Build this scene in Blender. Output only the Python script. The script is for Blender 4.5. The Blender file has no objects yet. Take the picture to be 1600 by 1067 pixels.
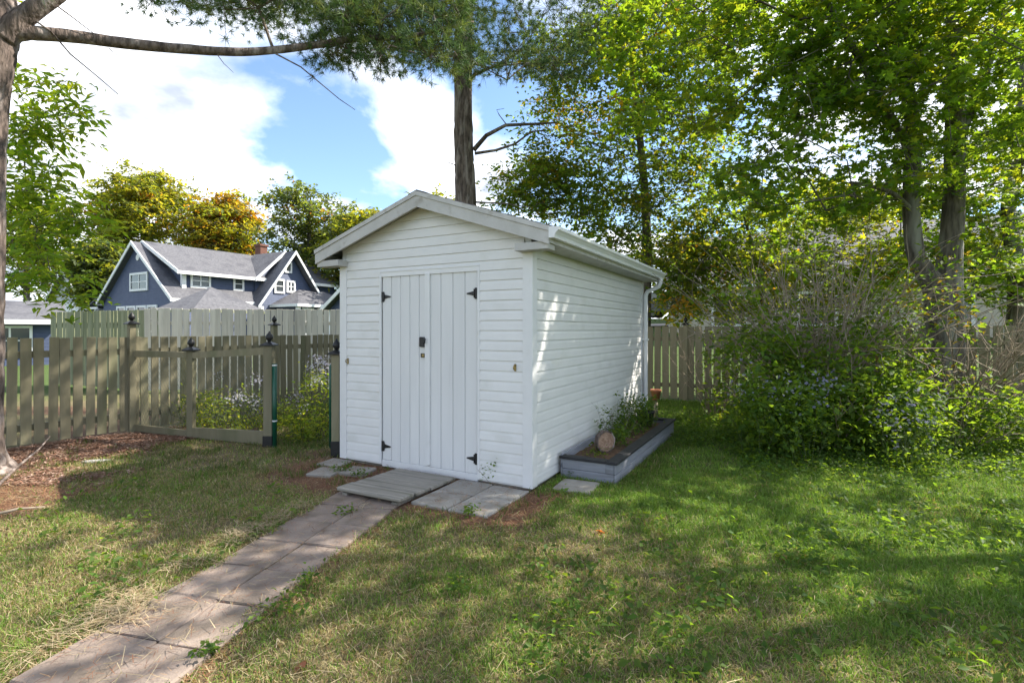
import bpy, math, random
import numpy as np
from mathutils import Vector, Matrix
random.seed(7)
RNG = np.random.default_rng(11)
R = math.radians
scene = bpy.context.scene
COL = scene.collection

# ------------------------------------------------------------------ camera
EYE = 1.58                      # eye height, metres
FPX, CX, HY = 809.0, 800.0, 515.0   # focal length, centre column and horizon row of the photograph
cam_d = bpy.data.cameras.new('camera'); cam = bpy.data.objects.new('camera', cam_d); COL.objects.link(cam)
cam_d.sensor_width = 36; cam_d.lens = 36 * FPX / 1600; cam_d.shift_y = -18.5 / 1600
cam_d.clip_start = .05; cam_d.clip_end = 3000
cam.location = (0, 0, EYE); cam.rotation_euler = (R(90), 0, 0)
scene.camera = cam

# ------------------------------------------------------------------ sky, sun, exposure
SUN_AZ, SUN_EL = R(19), R(45)          # azimuth from +X towards +Y
sun_dir = Vector((math.cos(SUN_AZ) * math.cos(SUN_EL), math.sin(SUN_AZ) * math.cos(SUN_EL), math.sin(SUN_EL)))
world = bpy.data.worlds.new('World'); scene.world = world; world.use_nodes = True
nt = world.node_tree; nt.nodes.clear()
def N(t, **k):
    n = nt.nodes.new(t)
    for a, b in k.items(): setattr(n, a, b)
    return n
wo = N('ShaderNodeOutputWorld'); mixs = N('ShaderNodeMixShader')
sky = N('ShaderNodeTexSky', sky_type='NISHITA', sun_disc=False)
sky.sun_elevation = SUN_EL; sky.sun_rotation = R(90) - SUN_AZ
sky.air_density = 1.0; sky.dust_density = .3; sky.ozone_density = 3.0
bg1 = N('ShaderNodeBackground'); bg1.inputs[1].default_value = .092
bg2 = N('ShaderNodeBackground'); bg2.inputs[1].default_value = .8
tc = N('ShaderNodeTexCoord'); sep = N('ShaderNodeSeparateXYZ')
zz = N('ShaderNodeMath', operation='MAXIMUM'); zz.inputs[1].default_value = .0
za = N('ShaderNodeMath', operation='ADD'); za.inputs[1].default_value = .22
dx = N('ShaderNodeMath', operation='DIVIDE'); dy = N('ShaderNodeMath', operation='DIVIDE')
cmb = N('ShaderNodeCombineXYZ'); mp = N('ShaderNodeMapping')
mp.inputs['Location'].default_value = (.9167, 26.0285, 0)
cn = N('ShaderNodeTexNoise'); cn.inputs['Scale'].default_value = 1.05; cn.inputs['Detail'].default_value = 9; cn.inputs['Roughness'].default_value = .52
cn.inputs['Distortion'].default_value = .25
cr = N('ShaderNodeValToRGB'); cr.color_ramp.elements[0].position = .46; cr.color_ramp.elements[1].position = .545
cn2 = N('ShaderNodeTexNoise'); cn2.inputs['Scale'].default_value = 2.2; cn2.inputs['Detail'].default_value = 6
cr2 = N('ShaderNodeValToRGB')
cr2.color_ramp.elements[0].position = .36; cr2.color_ramp.elements[0].color = (.3, .335, .41, 1)
cr2.color_ramp.elements[1].position = .56; cr2.color_ramp.elements[1].color = (.86, .88, .92, 1)
L = nt.links.new
L(tc.outputs['Generated'], sep.inputs[0]); L(sep.outputs[2], zz.inputs[0]); L(zz.outputs[0], za.inputs[0])
L(sep.outputs[0], dx.inputs[0]); L(za.outputs[0], dx.inputs[1]); L(sep.outputs[1], dy.inputs[0]); L(za.outputs[0], dy.inputs[1])
L(dx.outputs[0], cmb.inputs[0]); L(dy.outputs[0], cmb.inputs[1]); L(cmb.outputs[0], mp.inputs[0])
L(mp.outputs[0], cn.inputs['Vector']); L(mp.outputs[0], cn2.inputs['Vector'])
L(cn.outputs[0], cr.inputs[0]); L(cn2.outputs[0], cr2.inputs[0])
L(sky.outputs[0], bg1.inputs[0]); L(cr2.outputs[0], bg2.inputs[0])
L(cr.outputs[0], mixs.inputs[0]); L(bg1.outputs[0], mixs.inputs[1]); L(bg2.outputs[0], mixs.inputs[2])
L(mixs.outputs[0], wo.inputs[0])
sd = bpy.data.lights.new('sun', 'SUN'); sd.energy = 3.7; sd.angle = R(.53); sd.color = (1, .93, .82)
so = bpy.data.objects.new('sun', sd); COL.objects.link(so); so.rotation_euler = sun_dir.to_track_quat('Z', 'Y').to_euler(); so.location = (20, 5, 20)
scene.view_settings.view_transform = 'Standard'; scene.view_settings.look = 'None'
scene.view_settings.gamma = 1; scene.view_settings.exposure = 1.68; scene.view_settings.use_curve_mapping = False
scene.render.engine = 'CYCLES'; scene.cycles.use_denoising = True
scene.cycles.max_bounces = 6; scene.cycles.diffuse_bounces = 3; scene.cycles.transmission_bounces = 4; scene.cycles.transparent_max_bounces = 6
scene.cycles.glossy_bounces = 2; scene.cycles.caustics_reflective = False; scene.cycles.caustics_refractive = False

# ------------------------------------------------------------------ helpers
def at(px, py, Y):
    """world point at depth Y metres in front of the viewpoint, read off the photograph"""
    return np.array([(px - CX) / FPX * Y, Y, EYE - (py - HY) / FPX * Y])
def tag(o, label=None, cat=None, group=None, kind=None):
    if label: o['label'] = label
    if cat: o['category'] = cat
    if group: o['group'] = group
    if kind: o['kind'] = kind
    return o
def empty(name, loc=(0, 0, 0), rz=0):
    o = bpy.data.objects.new(name, None); COL.objects.link(o); o.location = loc; o.rotation_euler = (0, 0, rz); o.empty_display_size = .2
    return o
def link(name, me, parent=None, loc=None, rot=None):
    o = bpy.data.objects.new(name, me); COL.objects.link(o)
    if parent: o.parent = parent
    if loc is not None: o.location = loc
    if rot is not None: o.rotation_euler = rot
    return o
class MB:
    def __init__(s): s.v = []; s.f = []; s.sm = []
    def poly(s, pts, faces, smooth=False):
        o = len(s.v); s.v += [tuple(p) for p in pts]; s.f += [tuple(i + o for i in f) for f in faces]; s.sm += [smooth] * len(faces); return s
    def box(s, x0, x1, y0, y1, z0, z1):
        return s.poly([(x0,y0,z0),(x1,y0,z0),(x1,y1,z0),(x0,y1,z0),(x0,y0,z1),(x1,y0,z1),(x1,y1,z1),(x0,y1,z1)],
                      [(0,3,2,1),(4,5,6,7),(0,1,5,4),(1,2,6,5),(2,3,7,6),(3,0,4,7)])
    def cbox(s, x0, x1, y0, y1, z0, z1, c=.006):
        """box with chamfered edges"""
        P = []
        for z, i in ((z0, c), (z0 + c, 0), (z1 - c, 0), (z1, c)):
            P += [(x0+i+c,y0+i,z),(x1-i-c,y0+i,z),(x1-i,y0+i+c,z),(x1-i,y1-i-c,z),(x1-i-c,y1-i,z),(x0+i+c,y1-i,z),(x0+i,y1-i-c,z),(x0+i,y0+i+c,z)]
        F = [tuple(range(7, -1, -1)), tuple(range(24, 32))]
        for k in range(3):
            for j in range(8): F.append((k*8+j, k*8+(j+1)%8, k*8+8+(j+1)%8, k*8+8+j))
        return s.poly(P, F)
    def prism(s, pts, vec):
        n = len(pts); P = [Vector(p) for p in pts]; Q = [p + Vector(vec) for p in P]
        return s.poly(P + Q, [tuple(range(n))[::-1], tuple(range(n, 2*n))] + [(i, (i+1) % n, n + (i+1) % n, n + i) for i in range(n)])
    def tube(s, pts, rad, n=8, smooth=True, cap=True):
        P = [Vector(p) for p in pts]
        if not hasattr(rad, '__len__'): rad = [rad] * len(P)
        up = Vector((0, 0, 1)); V = []
        ref = None
        for i, p in enumerate(P):
            d = (P[min(i+1, len(P)-1)] - P[max(i-1, 0)]).normalized()
            if ref is None: ref = (d.cross(up) if abs(d.z) < .95 else d.cross(Vector((1, 0, 0)))).normalized()
            a = (ref - d * ref.dot(d)).normalized(); b = d.cross(a); ref = a
            V += [p + (a * math.cos(2*math.pi*k/n) + b * math.sin(2*math.pi*k/n)) * rad[i] for k in range(n)]
        F = [(i*n+k, i*n+(k+1) % n, (i+1)*n+(k+1) % n, (i+1)*n+k) for i in range(len(P)-1) for k in range(n)]
        s.poly(V, F, smooth)
        if cap: o = len(s.v) - len(V); s.f += [tuple(o+k for k in range(n))[::-1], tuple(o+(len(P)-1)*n+k for k in range(n))]; s.sm += [False, False]
        return s
    def lathe(s, prof, c=(0, 0, 0), n=14):
        V = [(c[0] + r*math.cos(2*math.pi*k/n), c[1] + r*math.sin(2*math.pi*k/n), c[2] + z) for r, z in prof for k in range(n)]
        F = [(i*n+k, i*n+(k+1) % n, (i+1)*n+(k+1) % n, (i+1)*n+k) for i in range(len(prof)-1) for k in range(n)]
        s.poly(V, F, True); o = len(s.v) - len(V)
        s.f += [tuple(o+k for k in range(n))[::-1], tuple(o+(len(prof)-1)*n+k for k in range(n))]; s.sm += [False, False]
        return s
    def mesh(s, name, mat):
        me = bpy.data.meshes.new(name); me.from_pydata(s.v, [], s.f); me.materials.append(mat)
        me.polygons.foreach_set('use_smooth', s.sm); me.update(); return me
    def build(s, name, mat, parent=None, loc=None, rot=None): return link(name, s.mesh(name, mat), parent, loc, rot)
def np_mesh(name, V, F, mat, col=None, smooth=False):
    """mesh from numpy arrays: V (n,3), F (m,k), col (n,3) point colours"""
    me = bpy.data.meshes.new(name); n, m, k = len(V), len(F), F.shape[1]
    me.vertices.add(n); me.vertices.foreach_set('co', np.ascontiguousarray(V, dtype=np.float32).ravel())
    me.loops.add(m * k); me.loops.foreach_set('vertex_index', np.ascontiguousarray(F, dtype=np.int32).ravel())
    me.polygons.add(m); me.polygons.foreach_set('loop_start', np.arange(0, m * k, k, dtype=np.int32))
    if col is not None:
        a = me.attributes.new('col', 'FLOAT_COLOR', 'POINT'); a.data.foreach_set('color', np.c_[col, np.ones(n)].astype(np.float32).ravel())
    me.update(calc_edges=True)
    if smooth: me.polygons.foreach_set('use_smooth', np.ones(m, dtype=bool))
    me.materials.append(mat); return me
def _hash(ix, iy, seed):
    h = np.sin(ix * 127.1 + iy * 311.7 + seed * 74.7) * 43758.5453
    return h - np.floor(h)
def vnoise(x, y, seed=0):
    x = np.asarray(x, float); y = np.asarray(y, float); ix, iy = np.floor(x), np.floor(y); fx, fy = x - ix, y - iy
    fx = fx*fx*(3-2*fx); fy = fy*fy*(3-2*fy)
    a, b, c, d = _hash(ix, iy, seed), _hash(ix+1, iy, seed), _hash(ix, iy+1, seed), _hash(ix+1, iy+1, seed)
    return (a*(1-fx)+b*fx)*(1-fy) + (c*(1-fx)+d*fx)*fy
def fbm(x, y, seed=0, o=3):
    t, a, s = 0, .5, 0
    for i in range(o): t = t + a * vnoise(x * 2**i, y * 2**i, seed + i); s += a; a *= .5
    return t / s
def sstep(a, b, x): t = np.clip((np.asarray(x, float) - a) / (b - a), 0, 1); return t*t*(3-2*t)

# ------------------------------------------------------------------ materials
def pmat(name, c1, c2=None, scale=4, rough=.7, bump=0, bscale=None, stretch=(1, 1, 1), spec=.3, rnd=0, c3=None, c3s=1.5, c3t=(.55, .7), metal=0, obj=False, detail=5, bd=.01):
    m = bpy.data.materials.new(name); m.use_nodes = True; t = m.node_tree; b = t.nodes['Principled BSDF']
    b.inputs['Roughness'].default_value = rough; b.inputs['Specular IOR Level'].default_value = spec; b.inputs['Metallic'].default_value = metal
    if c2 is None: b.inputs['Base Color'].default_value = (*c1, 1); c2 = c1
    g = t.nodes.new('ShaderNodeTexCoord') if obj else t.nodes.new('ShaderNodeNewGeometry')
    out = g.outputs['Object'] if obj else g.outputs['Position']
    mpn = t.nodes.new('ShaderNodeMapping'); mpn.inputs['Scale'].default_value = stretch; t.links.new(out, mpn.inputs[0])
    vec = mpn.outputs[0]
    oi = t.nodes.new('ShaderNodeObjectInfo')
    if rnd:
        ad = t.nodes.new('ShaderNodeVectorMath'); ad.operation = 'ADD'; sc = t.nodes.new('ShaderNodeMath'); sc.operation = 'MULTIPLY'; sc.inputs[1].default_value = 37
        t.links.new(oi.outputs['Random'], sc.inputs[0]); t.links.new(vec, ad.inputs[0]); t.links.new(sc.outputs[0], ad.inputs[1]); vec = ad.outputs[0]
    n = t.nodes.new('ShaderNodeTexNoise'); n.inputs['Scale'].default_value = scale; n.inputs['Detail'].default_value = detail; n.inputs['Roughness'].default_value = .6
    t.links.new(vec, n.inputs['Vector'])
    rp = t.nodes.new('ShaderNodeValToRGB'); rp.color_ramp.elements[0].position = .32; rp.color_ramp.elements[1].position = .68
    rp.color_ramp.elements[0].color = (*c1, 1); rp.color_ramp.elements[1].color = (*c2, 1); t.links.new(n.outputs[0], rp.inputs[0])
    cur = rp.outputs[0]
    if c3:
        n3 = t.nodes.new('ShaderNodeTexNoise'); n3.inputs['Scale'].default_value = c3s; n3.inputs['Detail'].default_value = 7; t.links.new(vec, n3.inputs['Vector'])
        r3 = t.nodes.new('ShaderNodeValToRGB'); r3.color_ramp.elements[0].position = c3t[0]; r3.color_ramp.elements[1].position = c3t[1]
        t.links.new(n3.outputs[0], r3.inputs[0]); mx = t.nodes.new('ShaderNodeMix'); mx.data_type = 'RGBA'
        t.links.new(r3.outputs[0], mx.inputs[0]); t.links.new(cur, mx.inputs[6]); mx.inputs[7].default_value = (*c3, 1); cur = mx.outputs[2]
    if rnd:
        hv = t.nodes.new('ShaderNodeHueSaturation'); ma = t.nodes.new('ShaderNodeMapRange'); ma.inputs[3].default_value = 1 - rnd; ma.inputs[4].default_value = 1 + rnd
        t.links.new(oi.outputs['Random'], ma.inputs[0]); t.links.new(ma.outputs[0], hv.inputs['Value']); t.links.new(cur, hv.inputs['Color']); cur = hv.outputs[0]
    t.links.new(cur, b.inputs['Base Color'])
    if bump:
        n2 = t.nodes.new('ShaderNodeTexNoise'); n2.inputs['Scale'].default_value = bscale or scale * 4; n2.inputs['Detail'].default_value = 4; t.links.new(vec, n2.inputs['Vector'])
        bp = t.nodes.new('ShaderNodeBump'); bp.inputs['Strength'].default_value = bump; bp.inputs['Distance'].default_value = bd
        t.links.new(n2.outputs[0], bp.inputs['Height']); t.links.new(bp.outputs[0], b.inputs['Normal'])
    return m
def foliage(name, trans=.4, rough=.55, spec=.25, tint=(1.25, 1.3, .55)):
    m = bpy.data.materials.new(name); m.use_nodes = True; t = m.node_tree; b = t.nodes['Principled BSDF']; o = t.nodes['Material Output']
    a = t.nodes.new('ShaderNodeAttribute'); a.attribute_name = 'col'
    b.inputs['Roughness'].default_value = rough; b.inputs['Specular IOR Level'].default_value = spec
    t.links.new(a.outputs['Color'], b.inputs['Base Color'])
    if trans:
        tr = t.nodes.new('ShaderNodeBsdfTranslucent'); mu = t.nodes.new('ShaderNodeVectorMath'); mu.operation = 'MULTIPLY'; mu.inputs[1].default_value = tint
        t.links.new(a.outputs['Color'], mu.inputs[0]); t.links.new(mu.outputs[0], tr.inputs[0])
        mx = t.nodes.new('ShaderNodeMixShader'); mx.inputs[0].default_value = trans
        t.links.new(b.outputs[0], mx.inputs[1]); t.links.new(tr.outputs[0], mx.inputs[2]); t.links.new(mx.outputs[0], o.inputs[0])
    return m
def glass_mat():
    m = bpy.data.materials.new('window_glass'); m.use_nodes = True; b = m.node_tree.nodes['Principled BSDF']
    b.inputs['Base Color'].default_value = (.05, .06, .07, 1); b.inputs['Roughness'].default_value = .08; b.inputs['Specular IOR Level'].default_value = .7
    return m
M = dict(
    siding=pmat('white_vinyl_siding', (.68, .675, .665), (.73, .725, .715), 3, .42, .03, 60, rnd=.02, c3=(.57, .57, .53), c3s=2.2, c3t=(.56, .85)),
    trim=pmat('white_trim', (.68, .68, .68), (.73, .73, .73), 3, .4, .02, 60, c3=(.6, .59, .55), c3s=5, c3t=(.62, .85)),
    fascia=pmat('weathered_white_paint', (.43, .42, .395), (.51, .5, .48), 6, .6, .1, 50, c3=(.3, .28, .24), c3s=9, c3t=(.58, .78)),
    door=pmat('painted_white_boards', (.66, .66, .66), (.72, .72, .715), 5, .55, .08, 40, stretch=(1, 1, .15), rnd=.02, c3=(.5, .5, .5), c3s=7, c3t=(.68, .85)),
    gutter=pmat('white_gutter_metal', (.7, .71, .72), (.76, .76, .76), 4, .35, .01, 40),
    black=pmat('black_iron', (.012, .012, .013), (.02, .02, .02), 20, .45, .1, 90, spec=.4),
    brass=pmat('tarnished_brass', (.35, .26, .1), (.22, .17, .08), 40, .4, metal=.6),
    shingle=pmat('grey_asphalt_shingles', (.055, .056, .062), (.11, .11, .12), 45, .9, .35, 60, c3=(.15, .15, .16), c3s=3, c3t=(.5, .8)),
    shingle_l=pmat('pale_grey_shingles', (.085, .085, .095), (.15, .15, .162), 9, .9, .2, 20, c3=(.07, .07, .082), c3s=1.2, c3t=(.5, .75)),
    concrete=pmat('concrete_paver', (.2, .155, .128), (.26, .21, .175), 6, .9, .5, 70, rnd=.1, c3=(.14, .112, .085), c3s=4.5, c3t=(.48, .72)),
    paver=pmat('pale_grey_pavers', (.27, .25, .22), (.34, .32, .285), 6, .9, .5, 70, rnd=.08, c3=(.19, .165, .135), c3s=4.5, c3t=(.5, .74)),
    ramp=pmat('grey_weathered_planks', (.18, .165, .14), (.31, .285, .245), 5, .85, .35, 14, stretch=(.5, 9, 9), rnd=.1, c3=(.09, .09, .055), c3s=1.2, c3t=(.5, .75), obj=True),
    olive=pmat('olive_fence_paint', (.18, .162, .1), (.245, .22, .145), 6, .75, .15, 30, stretch=(1, 1, .15), rnd=.16, c3=(.14, .145, .08), c3s=4, c3t=(.52, .75)),
    palewood=pmat('pale_weathered_boards', (.5, .465, .39), (.66, .625, .53), 9, .85, .2, 30, stretch=(1, 1, .08), rnd=.1, c3=(.25, .23, .19), c3s=4, c3t=(.55, .8)),
    mosswood=pmat('moss_stained_boards', (.2, .215, .125), (.3, .3, .2), 9, .85, .2, 30, stretch=(1, 1, .08), rnd=.1, c3=(.13, .15, .07), c3s=4, c3t=(.5, .75)),
    greenpole=pmat('dark_green_enamel', (.005, .06, .035), (.008, .09, .05), 12, .35, spec=.5),
    wire=pmat('green_coated_wire', (.09, .12, .1), (.14, .16, .14), 30, .5),
    planter=pmat('grey_blue_stained_boards', (.2, .21, .245), (.29, .3, .335), 8, .8, .2, 30, stretch=(.4, .4, 4), rnd=.06, c3=(.14, .14, .15), c3s=4, c3t=(.6, .8)),
    cap=pmat('charcoal_stained_cap', (.02, .02, .022), (.035, .035, .038), 8, .6, .15, 40, c3=(.22, .22, .22), c3s=9, c3t=(.64, .74)),
    soil=pmat('dark_soil', (.07, .045, .03), (.15, .09, .055), 12, .95, .8, 50),
    bark=pmat('maple_bark', (.05, .043, .036), (.17, .15, .125), 16, .95, 1, 22, stretch=(1, 1, .2), c3=(.22, .22, .19), c3s=5, c3t=(.5, .68), bd=.03),
    pinebark=pmat('pine_bark', (.05, .038, .032), (.22, .17, .145), 20, .95, 1, 24, stretch=(1, 1, .22), c3=(.33, .28, .255), c3s=9, c3t=(.52, .66), bd=.04),
    stem=pmat('green_stems', (.05, .075, .025), (.08, .1, .04), 9, .8), twig=pmat('dry_twigs', (.2, .16, .12), (.34, .28, .21), 9, .9),
    navy=pmat('navy_lap_siding', (.06, .078, .135), (.078, .098, .16), 3, .6, 0),
    hwhite=pmat('white_house_paint', (.75, .75, .75), (.8, .8, .8), 3, .5),
    cream=pmat('cream_house_wall', (.5, .45, .38), (.56, .5, .43), 3, .7),
    greywall=pmat('grey_gable_wall', (.45, .46, .48), (.52, .53, .55), 3, .7),
    brick=pmat('red_chimney_brick', (.13, .06, .045), (.2, .1, .075), 12, .9, .2),
    cut=pmat('cut_log_face', (.2, .12, .08), (.36, .25, .18), 30, .9, .5, 60),
    terra=pmat('terracotta', (.32, .12, .06), (.4, .17, .09), 9, .8),
    asphalt=pmat('pale_driveway', (.3, .27, .23), (.38, .34, .3), 5, .9, .1),
    carpaint=pmat('dark_car_paint', (.02, .02, .025), (.03, .03, .035), 3, .25, spec=.6),
    rubber=pmat('tyre_rubber', (.02, .02, .02), (.03, .03, .03), 9, .8),
    stone=pmat('grey_stone', (.2, .19, .17), (.36, .35, .33), 9, .9, .5, 30),
    glass=glass_mat(),
    leaf=foliage('broad_leaves', .6, tint=(2.6, 2.15, .6)), needle=foliage('pine_needles', .3, .6, .2, (1.5, 1.5, .8)), grass=foliage('grass_blades', .35, .6, .15, (1.6, 1.6, .7)),
    litter=foliage('dry_litter', 0, .9, .1), flower=foliage('aster_petals', .3, .7, .1, (1, 1, 1.1)),
)
# lap lines on the far navy house (courses too small to pick apart)
def laps(m, pitch, dist=.25):
    t = m.node_tree; b = t.nodes['Principled BSDF']; g = t.nodes.new('ShaderNodeNewGeometry'); s = t.nodes.new('ShaderNodeSeparateXYZ'); t.links.new(g.outputs['Position'], s.inputs[0])
    md = t.nodes.new('ShaderNodeMath'); md.operation = 'MODULO'; md.inputs[1].default_value = pitch; t.links.new(s.outputs[2], md.inputs[0])
    bp = t.nodes.new('ShaderNodeBump'); bp.inputs['Strength'].default_value = 1; bp.inputs['Distance'].default_value = .25; bp.invert = True
    t.links.new(md.outputs[0], bp.inputs['Height']); t.links.new(bp.outputs[0], b.inputs['Normal'])
laps(M['navy'], .16); laps(M['shingle_l'], .13)

# ------------------------------------------------------------------ ground
GA = R(-28.5); CA, SA = math.cos(GA), math.sin(GA)
C0 = np.array([.19, 5.05])                                   # near corner of the shed
XL = np.array([CA, SA]); YL = np.array([-SA, CA])            # the lot's grid: right-forward and depth
def lot(x, y): return C0 + XL * x + YL * y
BF0 = np.array([8.66, 9.1]); BFD = np.array([-.902, .432]); BFN = np.array([.432, .902])   # back fence line
def gh(x, y):
    x = np.asarray(x, float); y = np.asarray(y, float)
    d = (x - BF0[0]) * BFN[0] + (y - BF0[1]) * BFN[1]
    rise = 2.15 * sstep(1.2, 16, d) * sstep(-3, 6, x)
    near = sstep(14, 9, np.hypot(x, y - 5))
    return rise + (fbm(x * .9, y * .9, 3) - .5) * .05 * near * sstep(0, 1.2, np.maximum(np.abs(x + .9), np.abs(y - 5.4)))
def dryness(x, y):
    """how dry and brown the turf is: 0 lush, 1 straw"""
    d = .6 - .72 * sstep(-.2, 2.4, x + (y - 4.2) * .85) - .5 * sstep(6.2, 7.5, y) * sstep(-3, 0, x)
    d = d + .12 * sstep(-1.6, -2.6, x)
    return np.clip(d + (fbm(x * 1.1, y * 1.1, 5) - .5) * .8 + (fbm(x * 4, y * 4, 8) - .5) * .5, 0, 1)
def mulchness(x, y):
    """bare bark mulch along the left fence and needle covered soil by the shed"""
    s = (x + 6.54) * .84 - (y - 6.85) * .54                       # distance in front of the left fence
    a = sstep(1.7, 1.1, s + (fbm(x * 2, y * 2, 21) - .5) * 1.0) * sstep(8.6, 8.0, y) * sstep(-.25, 0, s)
    l = np.stack([(x - C0[0]) * XL[0] + (y - C0[1]) * XL[1], (x - C0[0]) * YL[0] + (y - C0[1]) * YL[1]])
    b = sstep(.75, .35, np.abs(l[1] + .45) + (fbm(x * 3, y * 3, 22) - .5) * .35) * sstep(-3.2, -2.7, l[0]) * sstep(.55, .2, l[0])
    c = sstep(.52, .34, np.abs((x + 1.6) * .979 - (y - 3.4) * .205) + (fbm(x * 3, y * 3, 25) - .5) * .22) * sstep(1, 1.6, y) * sstep(5.3, 4.9, y)
    e = sstep(.56, .7, fbm(x * .9 + 3, y * .9, 31)) * sstep(-1.8, -2.4, x) * sstep(4, 4.6, y)
    return np.clip(np.maximum.reduce([a, b, c * .5, e * .9]), 0, 1)
def axis(lo, hi, step, outer):
    c = list(np.arange(lo, hi + 1e-6, step)); return np.array(sorted([-o for o in outer if -o < lo] + c + [o for o in outer if o > hi]))
OUT = [14, 18, 22, 27, 33, 40, 50, 65, 90, 150, 300, 700, 1500]
gx, gy = axis(-9, 10, .09, OUT), axis(-1, 12.5, .09, OUT)
GX, GY = np.meshgrid(gx, gy); GZ = gh(GX, GY)
V = np.stack([GX.ravel(), GY.ravel(), GZ.ravel()], 1); nx = len(gx)
ii = (np.arange(len(gy) - 1)[:, None] * nx + np.arange(nx - 1)[None]).ravel()
F = np.stack([ii, ii + 1, ii + nx + 1, ii + nx], 1)
dr, mu = dryness(V[:, 0], V[:, 1]), mulchness(V[:, 0], V[:, 1])
inside = sstep(13, 11, np.abs(V[:, 1] - 1)) * sstep(11.5, 9, np.abs(V[:, 0]))
gcol = (1 - dr[:, None]) * np.array([.095, .135, .03]) + dr[:, None] * np.array([.2, .155, .085])
gcol = gcol * (1 - mu[:, None]) + mu[:, None] * np.array([.15, .08, .05])
gcol = gcol * inside[:, None] + (1 - inside[:, None]) * np.array([.075, .12, .025])
g = pmat('turf_and_soil', (.55, .55, .55), (1.25, 1.25, 1.25), 24, .95, 1, 55, bd=.03, detail=8)
t = g.node_tree; b = t.nodes['Principled BSDF']; a = t.nodes.new('ShaderNodeAttribute'); a.attribute_name = 'col'
mu_ = t.nodes.new('ShaderNodeMix'); mu_.data_type = 'RGBA'; mu_.blend_type = 'MULTIPLY'; mu_.inputs[0].default_value = 1
src = b.inputs['Base Color'].links[0].from_socket; t.links.new(a.outputs['Color'], mu_.inputs[6]); t.links.new(src, mu_.inputs[7]); t.links.new(mu_.outputs[2], b.inputs['Base Color'])
tag(link('ground', np_mesh('ground', V, F, g, gcol, True)), 'lawn soil and surrounding ground reaching to the horizon', 'ground', kind='structure')

# driveway behind the back fence, on the rise
dv = MB()
for k in range(12):
    x0, x1 = -1 + k * 2.2, -1 + (k + 1) * 2.2
    q = [(x, y) for x, y in ((x0, 26 - x0 * .45), (x1, 26 - x1 * .45), (x1, 33 - x1 * .45), (x0, 33 - x0 * .45))]
    dv.poly([(x, y, float(gh(x, y)) + .05) for x, y in q], [(0, 1, 2, 3)])
tag(dv.build('driveway', M['asphalt']), 'pale driveway behind the back fence', 'driveway', kind='structure')

# ------------------------------------------------------------------ path and pavers
def slab_mesh(w, d, h, seed, name='slab', mat='concrete'):
    r = random.Random(seed); m = MB(); m.cbox(-w/2, w/2, -d/2, d/2, 0, h, .007)
    m.v = [(x + r.uniform(-.004, .004), y + r.uniform(-.004, .004), z + (r.uniform(-.002, .002) if z > h * .5 else 0)) for x, y, z in m.v]
    return m.mesh(name, M[mat])
path = tag(empty('path', (-1.354, 4.68, 0), math.atan2(-.205, .979) * -1), 'path of square concrete slabs leading to the shed ramp', 'path', kind='structure')
path.rotation_euler = (0, 0, -math.atan2(.205, .979))
for k in range(11):
    for s, w in ((-1, .39), (1, .34)):
        link('slab', slab_mesh(w - .008, .398, .05, k * 2 + s), path, (s * w / 2, .12 - k * .405 - (.02 if s > 0 else 0), -.036 + random.uniform(-.004, .004)), (random.uniform(-.008, .008), random.uniform(-.012, .012), random.uniform(-.012, .012)))
pav = tag(empty('paving', (C0[0], C0[1], 0), GA), 'loose square concrete pavers laid at the foot of the shed', 'paving', kind='structure')
for i, (x, y, w, rz) in enumerate([(-.2, -.24, .395, 0), (-.605, -.24, .395, .02), (-.2, -.645, .395, .01), (-.605, -.645, .395, -.015),
                                   (.34, .33, .39, .06), (-2.28, -.5, .3, .3), (-2.5, -.16, .3, .12), (-2.0, -.3, .3, .2)]):
    link('slab', slab_mesh(w, w, .05, 50 + i, mat='paver'), pav, (x, y, -.027 + .004 * (i % 2)), (0, 0, rz))

# wooden ramp: four planks on two bearers
ra = empty('wooden_ramp', (-1.11, 5.18, 0), GA + .02)
tag(ra, 'grey weathered plank ramp lying in front of the shed door', 'ramp')
for k in range(4):
    m = MB().cbox(-.385, .385, -.105, .105, -.018, .018, .008)
    link('plank', m.mesh('plank', M['ramp']), ra, (random.uniform(-.008, .008), -.37 + k * .225, .062 - k * .008), (-.02, 0, random.uniform(-.006, .006)))
for s in (-.3, .3):
    MB().box(s - .03, s + .03, -.46, .4, 0, .036).build('bearer', M['ramp'], ra)

# ------------------------------------------------------------------ shed
W, D, HW = 2.55, 4.19, 2.43
shed = tag(empty('shed', (C0[0], C0[1], 0), GA), 'white vinyl sided garden shed with gabled roof and double doors', 'shed')
RX, RZ0, SL = -W / 2, 2.955, .335                # ridge line x, underside of roof at the ridge, slope
def under(x): return RZ0 - SL * abs(x - RX)
DX0, DX1, DZ0, DZ1 = -1.919, -.6145, .09, 2.2    # door opening
CH = .1016
def course(x0b, x1b, x0t, x1t, h):
    """one lap of siding facing -y: bottom lip, flat, and the dished upper edge"""
    m = MB(); f = h / CH
    prof = [(0, 0), (-.017, 0), (-.0165, .007), (-.013, .066 * min(1, f)), (-.005, h * .99), (0, h)]
    for y, z in prof:
        k = z / h; m.v += [(x0b + (x0t - x0b) * k, y, z), (x1b + (x1t - x1b) * k, y, z)]
    n = len(prof)
    m.f = [(2*i, 2*i+1, 2*i+3, 2*i+2) for i in range(n - 1)] + [tuple(2*i for i in range(n)), tuple(2*i+1 for i in range(n))[::-1]]
    m.sm = [False] * len(m.f); return m
fw = MB(); T0 = .02
fw.prism([(-W, 0, .03), (DX0, 0, .03), (DX0, 0, DZ1 + .03), (DX1, 0, DZ1 + .03), (DX1, 0, .03), (0, 0, .03), (0, 0, under(0)), (RX, 0, RZ0), (-W, 0, under(-W))], (0, .09, 0))
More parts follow.
